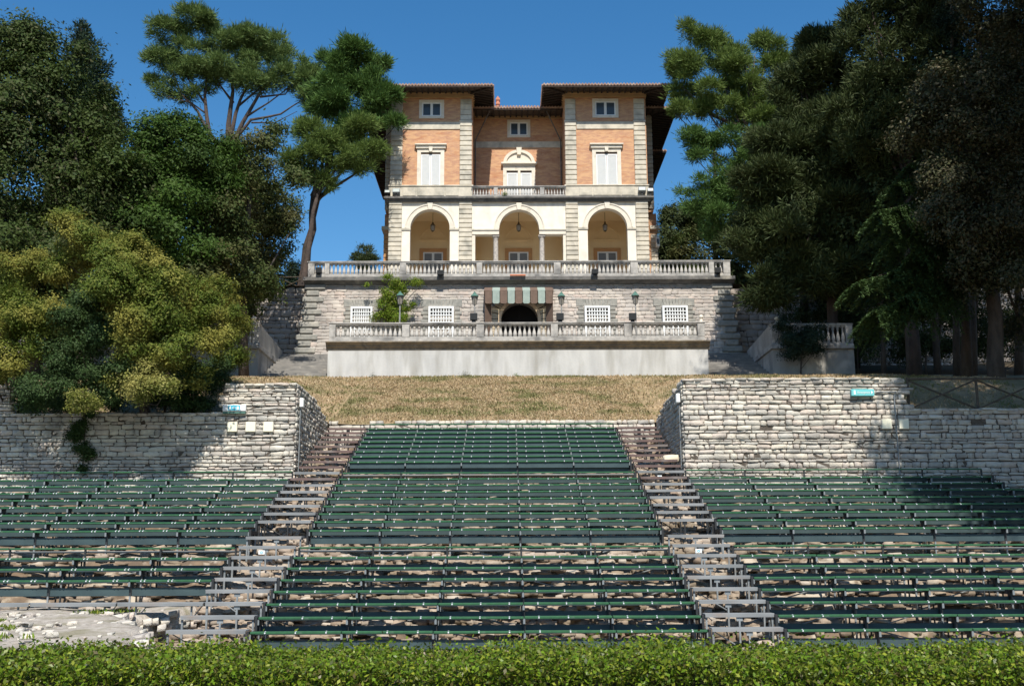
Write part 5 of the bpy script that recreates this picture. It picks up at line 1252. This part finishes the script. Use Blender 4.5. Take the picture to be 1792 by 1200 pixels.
# umbrella pine
def pine_tree(name, label, trunk, blobs, n, mat, size=.42, group=G1, extra=(), r0=.4, auto=14, clump=.6, **kw):
    return tree(name, label, 'tree', trunk, blobs, n, size, mat, m_barkp, group, extra, auto, r0, needle=True, asp=kw.pop('asp', .13), clump=clump, per=kw.pop('per', 34), inner=.55, flat=.8, **kw)
YP = 80
pine_tree('umbrella_pine', 'wide flat topped umbrella pine on spreading bare limbs, upper left against the sky', [(395, 560, YP), (398, 400, YP), (396, 262, YP)],
    [(300, 62, 38, YP, .55), (345, 50, 36, YP, .7), (350, 38, 16, YP, .8), (395, 68, 46, YP, .6), (440, 72, 42, YP, .6), (490, 92, 38, YP, .6), (520, 118, 30, YP, .7), (300, 100, 34, YP, .7), (345, 105, 44, YP, .7), (400, 115, 46, YP, .6), (455, 118, 46, YP, .6), (305, 140, 26, YP, .7), (330, 160, 26, YP, .5), (500, 140, 26, YP, .7), (535, 140, 20, YP), (270, 142, 16, YP, .5), (283, 165, 22, YP, .35), (262, 104, 5, YP), (440, 150, 26, YP, .4), (545, 175, 16, YP, .8), (370, 140, 24, YP, .5)],
    40000, l_pine, r0=.42, auto=0, gap=.72, fill=.05, extra=[([(396, 270, YP), (366, 235, YP), (358, 170, YP), (362, 110, YP)], .26, .06), ([(396, 265, YP), (402, 220, YP), (408, 160, YP), (400, 90, YP)], .30, .07), ([(400, 268, YP), (425, 215, YP), (455, 165, YP), (480, 110, YP)], .24, .06), ([(398, 262, YP), (412, 200, YP), (432, 150, YP), (440, 90, YP)], .2, .05),
        ([(404, 250, YP), (440, 210, YP), (490, 200, YP), (535, 172, YP)], .16, .04), ([(366, 235, YP), (345, 195, YP), (318, 165, YP), (300, 120, YP)], .15, .04), ([(362, 200, YP), (335, 180, YP), (285, 168, YP)], .08, .03), ([(430, 205, YP), (470, 180, YP), (510, 150, YP)], .1, .03), ([(440, 215, YP), (480, 215, YP), (520, 195, YP)], .07, .02), ([(408, 180, YP), (385, 150, YP), (370, 110, YP)], .12, .03), ([(455, 170, YP), (500, 165, YP), (520, 130, YP)], .09, .03), ([(418, 185, YP), (460, 150, YP), (500, 120, YP)], .1, .03), ([(358, 180, YP), (330, 140, YP), (320, 100, YP)], .1, .03)])
YQ = 71
pine_tree('pine_tree', 'tall pine with a leaning bare trunk beside the terrace, its crown touching the villa roof', [(524, 560, YQ), (536, 470, YQ), (546, 400, YQ), (550, 345, YQ), (572, 300, YQ)],
    [(625, 100, 38, YQ, .6), (590, 112, 32, YQ, .7), (660, 112, 32, YQ, .7), (575, 140, 30, YQ), (620, 140, 45, YQ, .7), (668, 150, 28, YQ), (682, 165, 15, YQ), (600, 180, 42, YQ, .8), (645, 185, 38, YQ, .8), (575, 180, 30, YQ), (615, 222, 22, YQ, .8), (655, 215, 32, YQ, .45), (690, 215, 14, YQ, .6)],
    34000, l_pine2, r0=.42, auto=5, gap=.85, fill=.08, extra=[([(550, 345, YQ), (574, 300, YQ), (580, 240, YQ), (600, 190, YQ), (625, 120, YQ)], .32, .08), ([(580, 240, YQ), (620, 215, YQ), (660, 205, YQ), (690, 205, YQ)], .12, .03)])
YQ2 = 69.5
pine_tree('pine_tree', 'paler lower pine boughs hanging over the bare trunk left of the villa', [(521, 560, YQ2), (532, 480, YQ2), (543, 400, YQ2), (556, 340, YQ2)],
    [(530, 225, 24, YQ2, .8), (555, 240, 34, YQ2, .8), (590, 248, 30, YQ2, .6), (625, 225, 28, YQ2, .4), (545, 275, 34, YQ2, .9), (580, 285, 30, YQ2, .7), (625, 275, 32, YQ2, .5), (610, 262, 28, YQ2, .5), (530, 300, 24, YQ2), (634, 296, 14, YQ2, .7), (560, 312, 18, YQ2, .8), (615, 245, 26, YQ2, .5), (510, 285, 18, YQ2), (650, 262, 14, YQ2, .5)],
    22000, l_alep, r0=.3, auto=0, size=.36, gap=.8, fill=.05, extra=[([(556, 340, YQ2), (585, 300, YQ2), (600, 285, YQ2), (628, 270, YQ2)], .1, .03), ([(550, 345, YQ2), (552, 300, YQ2), (545, 250, YQ2)], .14, .04), ([(560, 325, YQ2), (590, 310, YQ2), (600, 290, YQ2)], .07, .02), ([(556, 335, YQ2), (580, 270, YQ2), (600, 235, YQ2)], .12, .03), ([(552, 300, YQ2), (520, 280, YQ2)], .06, .02)])
tree('small_conifer', 'little dark conifer between the oak and the bare pine trunk', 'tree', [(508, 540, 71.5), (508, 500, 71.5), (509, 460, 71.5)], [(510, 462, 9, 71.5), (505, 480, 15, 71.5, .8), (512, 500, 17, 71.5), (503, 520, 16, 71.5), (516, 476, 9, 71.5)], 3600, .15, l_fir, auto=3, r0=.12, clump=.35, per=20, asp=.35)
pine_tree('distant_pine', 'small distant pine top showing above the balustrade left of the villa', [(641, 520, 100), (641, 480, 100), (641, 440, 100)], [(640, 438, 9, 100), (630, 450, 9, 100), (652, 450, 9, 100), (641, 458, 16, 100), (641, 480, 18, 100)], 3600, l_shade, size=.35, group=None, r0=.12, auto=4, clump=.35)
# yellow-green tree on the left wall
tree('yellow_green_tree', 'big yellow-green leafy tree bulging over the left stone wall', 'tree', [(255, 715, 38.4), (250, 640, 39.0), (240, 540, 39.0), (245, 450, 39.0)],
     [(140, 420, 50, 37.4), (110, 460, 40, 37.4), (190, 440, 45, 37.4), (235, 460, 55, 37.4), (280, 480, 45, 37.4), (225, 520, 60, 36.3), (300, 540, 55, 36.3), (345, 520, 50, 37.6), (385, 545, 36, 37.6), (370, 590, 46, 37.6), (310, 610, 50, 36.3), (390, 510, 28, 42), (410, 580, 22, 42), (240, 580, 50, 36.3), (340, 650, 30, 37.6), (400, 630, 20, 42)],
     62000, .115, l_gold2, group='yellow-green trees above the left wall', auto=22, r0=.16, per=26, clump=.34, asp=.42, gap=.82, fill=.08)
tree('yellow_green_tree', 'sunlit yellow low bough clump hanging in front of the left stone wall', 'tree', [(262, 725, 38.9), (255, 690, 38.4), (245, 650, 37.6)],
     [(240, 630, 30, 36.3), (225, 655, 26, 36.3), (265, 655, 26, 36.3), (245, 680, 26, 35.4, .7), (285, 675, 18, 35.4, .7), (215, 630, 18, 36.3)], 11000, .095, l_gold, group='yellow-green trees above the left wall', auto=6, r0=.1, per=20, clump=.3, asp=.42)
tree('yellow_green_tree', 'yellow-green leafy tree at the left frame edge above the wall', 'tree', [(20, 700, 39.0), (25, 620, 39.0), (35, 520, 39.0)],
     [(20, 490, 45, 37.4), (50, 540, 45, 36.3), (10, 560, 50, 36.3), (60, 600, 40, 36.3), (20, 630, 40, 36.3), (-40, 560, 60, 36.3), (75, 470, 26, 37.4), (-30, 640, 40, 36.3)], 24000, .10, l_gold2, group='yellow-green trees above the left wall', auto=8, r0=.13, per=24, clump=.34, asp=.42)
tree('dark_shrub', 'dark blue-green shrub between two yellow-green trees on the left wall', 'shrub', [(150, 716, 38.3), (150, 660, 38.3), (145, 600, 38.3)],
     [(130, 570, 40, 36.3), (165, 600, 40, 36.3), (110, 620, 36, 36.3), (150, 650, 40, 36.3), (195, 640, 30, 36.3), (100, 670, 30, 36.3), (190, 690, 26, 36.3), (120, 540, 26, 40.2), (160, 540, 30, 36.3)], 20000, .085, l_dkgr, auto=8, r0=.08, per=22, clump=.3)
tree('golden_bush', 'small bright yellow-leaved bush overhanging the left stone wall', 'shrub', [(150, 728, 39.0), (150, 712, 38.9), (150, 700, 38.9)], [(150, 698, 19, 35.4, .9), (140, 706, 14, 36.3), (163, 705, 15, 36.3)], 2600, .085, l_gold, auto=3, r0=.05, per=14, clump=.2, asp=.45)
tree('dark_shrub', 'dark evergreen shrub in shade at the right end of the leafy left wall', 'shrub', [(340, 690, 39.6), (345, 665, 39.6), (345, 640, 39.6)], [(330, 655, 30, 37.6), (365, 650, 28, 41.6), (300, 668, 26, 41.2), (385, 640, 20, 41.6), (60, 690, 30, 36.3), (100, 700, 20, 41.3), (290, 700, 16, 40.8)], 12000, .085, l_dkgr, auto=6, r0=.07, per=22, clump=.3)

for q, (lab, bl_) in enumerate([('dark evergreen shrub massed on the wall top under the big yellow-green tree', [(285, 690, 26, 39), (310, 705, 22, 38.8), (340, 690, 28, 39), (370, 675, 26, 39.2), (355, 710, 16, 38.7), (260, 700, 20, 38.9), (325, 665, 26, 39.3)]), ('dark evergreen shrub massed on the wall top near the left frame edge', [(30, 690, 22, 39.2), (60, 700, 26, 39), (95, 690, 28, 39), (115, 708, 18, 38.8), (45, 665, 26, 39.4), (85, 660, 28, 39.4), (200, 705, 20, 38.9), (0, 660, 30, 39.6)])]):
    tree('dark_shrub', lab, 'shrub', [(bl_[0][0], 725, 39.2), (bl_[0][0]+5, 700, 39.2), (bl_[0][0]+15, 680, 39.2)], bl_, 9000, .085, l_dkgr, auto=6, r0=.06, per=22, clump=.3)
# right side
YA = 70
pine_tree('pine_tree', 'bright yellow-green pine in the sun just right of the villa roof', [(1400, 620, YA), (1395, 480, YA), (1340, 330, YA), (1300, 200, YA)],
    [(1207, 55, 22, YA, .9), (1228, 80, 22, YA), (1190, 105, 20, YA, .8), (1215, 115, 30, YA), (1250, 70, 14, YA), (1255, 110, 26, YA), (1330, 70, 14, YA, 1.3), (1345, 85, 24, YA), (1310, 110, 24, YA), (1290, 90, 14, YA), (1355, 120, 26, YA), (1285, 140, 34, YA), (1230, 165, 34, YA, .8), (1195, 150, 22, YA, .6), (1330, 160, 40, YA), (1210, 195, 30, YA, .6), (1265, 195, 40, YA, .7), (1190, 192, 18, YA, .6), (1320, 210, 40, YA)],
    42000, l_alep, group=G2, r0=.34, auto=20, size=.36, clump=.52, gap=.85, fill=.08)
pine_tree('pine_tree', 'wispy dark pine boughs reaching left below the bright pine', [(1420, 620, 68), (1400, 450, 68), (1350, 330, 68), (1320, 260, 68)],
    [(1200, 240, 24, 68, .4), (1235, 250, 30, 68, .4), (1270, 245, 30, 68, .5), (1225, 270, 26, 68, .35), (1300, 265, 30, 68), (1340, 260, 36, 68), (1235, 325, 26, 68, .6), (1205, 335, 20, 68, .5), (1265, 310, 30, 68), (1230, 360, 26, 68, .7), (1290, 340, 40, 68), (1250, 390, 36, 68)],
    22000, l_pine2, group=G2, r0=.3, auto=14, size=.34, clump=.42)
pine_tree('pine_tree', 'large dark green pine with tufted boughs at the centre of the right slope', [(1461, 640, 61), (1462, 560, 61), (1450, 350, 61), (1430, 150, 61)],
    [(1405, 90, 26, 61, 1.2), (1430, 80, 30, 61), (1455, 70, 24, 61), (1390, 130, 34, 61), (1440, 140, 44, 61), (1480, 130, 30, 61), (1385, 190, 36, 61), (1430, 220, 55, 61), (1370, 260, 45, 60), (1420, 300, 60, 60), (1340, 330, 50, 60), (1480, 260, 50, 60), (1390, 380, 70, 60), (1470, 380, 60, 60), (1345, 400, 44, 60), (1312, 430, 30, 61), (1368, 460, 55, 60), (1430, 470, 60, 60), (1345, 500, 34, 60), (1322, 375, 32, 61), (1490, 460, 45, 60)],
    90000, l_shade, group=G2, r0=.42, auto=24, size=.40, clump=.7, asp=.16)
pine_tree('pine_tree', 'very tall dark pine cut by the top edge in the upper right', [(1600, 640, 57), (1595, 400, 57), (1590, 150, 57), (1580, 0, 57)],
    [(1500, 40, 30, 57), (1480, 70, 20, 57), (1530, 10, 40, 57), (1580, 40, 50, 57), (1530, 80, 45, 57), (1600, 100, 50, 57), (1560, 150, 50, 57), (1640, 30, 50, 57), (1650, 100, 40, 57), (1510, 130, 40, 57), (1620, 170, 40, 57), (1500, 190, 40, 57), (1560, 230, 60, 57), (1560, -40, 60, 57), (1640, -40, 60, 57), (1540, -130, 70, 57), (1620, -160, 80, 57), (1480, -110, 50, 57), (1570, -230, 80, 57), (1700, 10, 60, 57), (1520, 260, 50, 57)],
    56000, l_shade, group=G2, r0=.42, auto=22, size=.40, clump=.7, asp=.16)
tree('cypress_tree', 'slim dark cypress spire near the top right', 'tree', [(1672, 640, 54), (1672, 300, 54), (1664, -60, 54)], [(1662, 0, 20, 54, 1.8), (1668, 60, 24, 54, 1.8), (1672, 120, 28, 54, 1.6), (1674, 190, 30, 54, 1.6), (1676, 260, 30, 54, 1.6)], 12000, .16, l_fir, group=G2, auto=0, r0=.2, clump=.4, per=24, asp=.3, up=.8)
tree('holm_oak', 'large brownish holm oak filling the right edge, leaves glinting in the sun', 'tree', [(1745, 680, 46), (1740, 560, 46), (1720, 300, 46), (1720, 120, 46)],
    [(1640, 190, 45, 45), (1610, 230, 36, 45), (1700, 150, 60, 45), (1680, 230, 60, 44.5), (1760, 90, 60, 46), (1760, 220, 70, 44.5), (1640, 290, 45, 44.5), (1700, 320, 60, 44), (1770, 350, 70, 44), (1660, 380, 45, 44.5), (1720, 420, 60, 44), (1780, 480, 60, 44), (1720, 50, 50, 46), (1700, -60, 80, 46), (1800, -90, 90, 46), (1740, -190, 90, 46), (1850, -200, 90, 46), (1660, -150, 60, 47), (1840, 200, 80, 46), (1840, 400, 80, 46), (1790, 20, 60, 46), (1700, 500, 40, 45), (1840, 560, 60, 46)],
    78000, .165, l_holm, group=G2, auto=20, r0=.42, per=30, clump=.6)
# cedar with layered fronds
def cedar(label, trunk, fronds, Y, mat):
    T = [at(*q) for q in trunk]; g = ground(T[0].x, T[0].y); T[0].z = g-.3
    t = thing('cedar_tree', (T[0].x, T[0].y, g), label, 'tree', G2); paths = [(T, .3, .06)]; P = []; Tn = []; Nn = []
    for (x0, y0, x1, y1, yy, drop) in fronds:
        a = at(x0, y0, Y); e = at(x1, y1, yy); L = (e-a).length; m = a.lerp(e, .55)+Vector((0, 0, .12*L)); paths.append(([a, m, e], .06, .012))
        nb = int(L*9)
        for k in range(nb):
            q = .12+.88*k/nb; c = a*(1-q)**2+m*2*q*(1-q)+e*q*q; d = (e-a).normalized()
            for s in (-1, 1):
                ln = L*.34*(1-abs(q-.5)*.9)*random.uniform(.6, 1.2); sd = Vector((d.y, -d.x, 0))*s; dirn = (sd*.9+d*.7+Vector((0, 0, random.uniform(-.5, 0)))).normalized()
                nn_ = max(6, int(ln*26))
                for j in range(nn_):
                    f = j/nn_; p = c+dirn*ln*f+Vector((0, 0, -drop*ln*f*f)); 
                    for _ in range(3): P.append(p+Vector((random.gauss(0, .035), random.gauss(0, .035), random.gauss(0, .03)))); Tn.append(dirn+Vector((random.gauss(0, .6), random.gauss(0, .6), random.gauss(0, .35)))); Nn.append((random.gauss(0, .4), random.gauss(-.3, .4), 1))
    P = np.array([tuple(p) for p in P]); Tn = unit(np.array([tuple(p) for p in Tn])); Nn = unit(np.array(Nn)); Nn = unit(np.cross(Tn, np.cross(Nn, Tn)))
    s = rng.uniform(.05, .12, len(P)); limbs(t, paths, m_bark); leafmesh('crown', P, Nn, Tn, s, s*.3, mat, t)
cedar('cedar with lit drooping green fronds in front of the dark wood', [(1690, 650, 49), (1685, 500, 49), (1680, 250, 49)],
    [(1680, 385, 1535, 372, 46, .7), (1682, 360, 1570, 365, 45.5, .8), (1684, 400, 1560, 420, 46, .8), (1684, 430, 1600, 440, 45.5, .8), (1684, 460, 1562, 475, 46, .6), (1684, 480, 1600, 490, 45.5, .7), (1686, 500, 1500, 495, 46.2, .5), (1686, 520, 1530, 545, 45.6, .6), (1686, 500, 1585, 520, 45, .7), (1684, 340, 1620, 350, 45.5, .7), (1682, 320, 1570, 320, 46, .6), (1684, 300, 1590, 290, 46, .6), (1688, 440, 1760, 470, 46, .6), (1688, 380, 1770, 400, 46, .6)], 49, l_cedar)
# woods behind, trunks one can tell apart
for k, (px, Y, hpx, r) in enumerate([(1545, 60, 400, .16), (1590, 57, 420, .2), (1640, 58, 380, .22), (1700, 52, 380, .24), (1780, 55, 350, .25), (1500, 66, 430, .2), (1380, 70, 430, .2)]):
    lab = ['slim dark trunked tree standing first on the dim right slope above the lawn', 'second shaded tree from the cedar on the dim right slope', 'leaning shaded tree under the cedar fronds', 'thick shaded tree close to the crossed rail fence', 'shaded tree at the extreme right edge on the slope', 'shaded tree behind the large dark pine, right of its trunk', 'shaded tree behind the right outer terrace block'][k]
    tree('shaded_tree', lab, 'tree', [(px, 640, Y), (px+random.uniform(-8, 8), 480, Y), (px+random.uniform(-14, 14), 250, Y)],
        [(px+random.uniform(-30, 30), hpx-j*60+random.uniform(-15, 15), random.uniform(45, 70), Y+random.uniform(-1, 3)) for j in range(-1, 5)], 13000, .26, l_shade, group=G2, auto=10, r0=r, per=26, clump=.8)
for k, (px, Y) in enumerate([(1250, 92), (1330, 90), (1430, 88), (1560, 84), (1700, 80), (1820, 76)]):
    lab = ['the low far tree seen just above the right end of the balustrade', 'far dark tree seen behind the wispy pine boughs', 'far dark tree behind the tufted dark pine', 'far dark tree behind the tallest pine', 'far dark tree behind the slim cypress', 'far dark tree behind the holm oak'][k]
    tree('background_tree', lab, 'tree', [(px, 560, Y), (px, 400, Y), (px, 250, Y)], [(px+random.uniform(-40, 40), (400 if k == 0 else 300 if k == 1 else 170)+j*75, 70 if k else 42, Y+random.uniform(-2, 3)) for j in range((5 if k > 1 else 3))], 9000, .38, l_shade, group=G2, auto=4, r0=.3, per=30, clump=1.1)
for k, (px, Y) in enumerate([(-30, 70), (110, 68), (250, 66), (380, 68)]):
    lab = ['far dark tree behind the huge oak at the left edge', 'far dark tree behind the pointed fir', 'far dark tree behind the fresh green tree', 'far dark tree under the umbrella pine'][k]
    tree('background_tree', lab, 'tree', [(px, 600, Y), (px, 450, Y), (px, 380, Y)], [(px+random.uniform(-30, 30), 330+j*70, 60, Y+random.uniform(-1, 2)) for j in range(4)], 9000, .3, l_oak, group=G1, auto=4, r0=.3, per=30, clump=.9)
for px, py, r, Y, lab in ((1168, 362, 16, 86, 'pointed bushy conifer just right of the villa flank'), (1200, 410, 22, 84, 'rounded yellowish conifer right of the villa above the balustrade')):
    tree('garden_conifer', lab, 'tree', [(px, 520, Y), (px, 460, Y), (px, py, Y)], [(px, py+8, r*.5, Y, 1.4), (px-3, py+30, r*.9, Y), (px+6, py+52, r*1.2, Y), (px, py+78, r*1.4, Y), (px+4, py+100, r*1.5, Y)], 9000, .24, l_shade if px < 1190 else l_olive, auto=3, r0=.15, per=22, clump=.45, asp=.35, up=.7)
for q, (lab, bl_) in enumerate([('wide dark thicket added to deepen the shade below the cedar', [(1500, 610, 34, 62), (1540, 590, 34, 63), (1580, 600, 34, 62), (1520, 560, 34, 65), (1570, 550, 34, 65)]), ('wide dark thicket added to deepen the shade behind the fence', [(1620, 595, 36, 61), (1665, 600, 34, 61), (1700, 580, 36, 62), (1640, 555, 36, 64), (1690, 540, 36, 64)]), ('dark thicket added to deepen the shade at the right frame edge', [(1740, 600, 36, 60), (1785, 590, 40, 60), (1760, 550, 40, 62), (1820, 600, 40, 60), (1720, 550, 36, 62)]), ('dark thicket added to darken the rough wall right of the outer terrace block', [(1440, 570, 26, 66), (1470, 590, 26, 66), (1450, 540, 30, 67), (1490, 540, 30, 67), (1400, 545, 26, 67.5)])]):
    tree('shade_fill_thicket', lab, 'shrub', [(bl_[0][0], 650, 61), (bl_[0][0], 620, 61), (bl_[0][0], 600, 61.5)], bl_, 9000, .14, l_shade, group='added dark thickets deepening the shade of the right slope', auto=5, r0=.08, per=22, clump=.5)  # dark shrubs added on a bare slope, standing in for its deep shade
tree('dark_shrub', 'nearly black shrub in shade before the right outer terrace block', 'shrub', [(1400, 655, 59), (1402, 620, 59), (1405, 600, 59)], [(1385, 590, 22, 59), (1410, 600, 26, 59), (1395, 615, 20, 59), (1425, 585, 24, 59), (1370, 575, 12, 59)], 6000, .11, l_fir, auto=4, r0=.06, per=22, clump=.35)
# tall trees just outside the picture, whose shade falls on the right of the seating
SH = [((22, 24, 19), [(16.4, 23.8, 19.8, 2.5), (16.3, 26.3, 21.6, 2.6), (18.6, 22.5, 19.5, 2.8), (19.5, 26.5, 22, 3.2), (22, 24.5, 21, 3.6), (22.5, 28, 23.5, 3.5), (18.5, 29, 24.5, 3.), (16.8, 21.6, 19.2, 2.2), (19.5, 20, 17.6, 2.4), (23, 20.5, 17.5, 3)]),
      ((26, 30, 19), [(26, 30, 18, 5), (29, 28, 16, 5), (24.5, 33, 21.5, 4.5), (28, 34, 21, 5), (30, 31, 22, 5)]),
      ((21, 32, 26), [(22.5, 31, 29, 5), (24, 35, 32, 4.5), (24.5, 31, 29, 4.5)]),
      ((29, 35, 26), [(27, 34, 29, 5.5), (31, 34, 28, 5.5), (28, 38, 33, 6), (33, 38, 31, 6)]),
      ((31, 44, 28), [(29, 43, 36, 6), (34, 44, 34, 6), (28, 47, 40, 6), (35, 40, 30, 6), (30, 50, 42, 6), (17, 44, 34, 4), (21, 44.5, 35, 5), (25, 45, 36, 5), (14.8, 43, 33.5, 3)])]
SL = ['tall tree outside the frame on the right that shades the right seating', 'broad low crowned tree farther right outside the frame beside the seating', 'towering tree outside the frame above the right stone wall', 'towering outer tree beyond the end of the right stone wall', 'towering tree outside the frame shading the wooded slope']
for ((x, y, zc), bl_), lab in zip(SH, SL):
    t = thing('shade_tree', (x, y, hill(max(x, 26), y)), lab, 'tree', 'tall shade trees right of the seating')
    pt = [([Vector((x, y, 1.5)), Vector((x+.3, y, zc*.6)), Vector((x, y, zc))], .5, .2)]
    for q in bl_[:5]: pt.append(([Vector((x, y, zc*.8)), Vector((q[0], q[1], q[2]))], .18, .05))
    limbs(t, pt, m_bark)
    crown([(q[0], q[1], q[2], q[3], q[3], q[3]*.8) for q in bl_], 44000, .30, l_holm, t, per=30, clump=.9, gap=1.5)
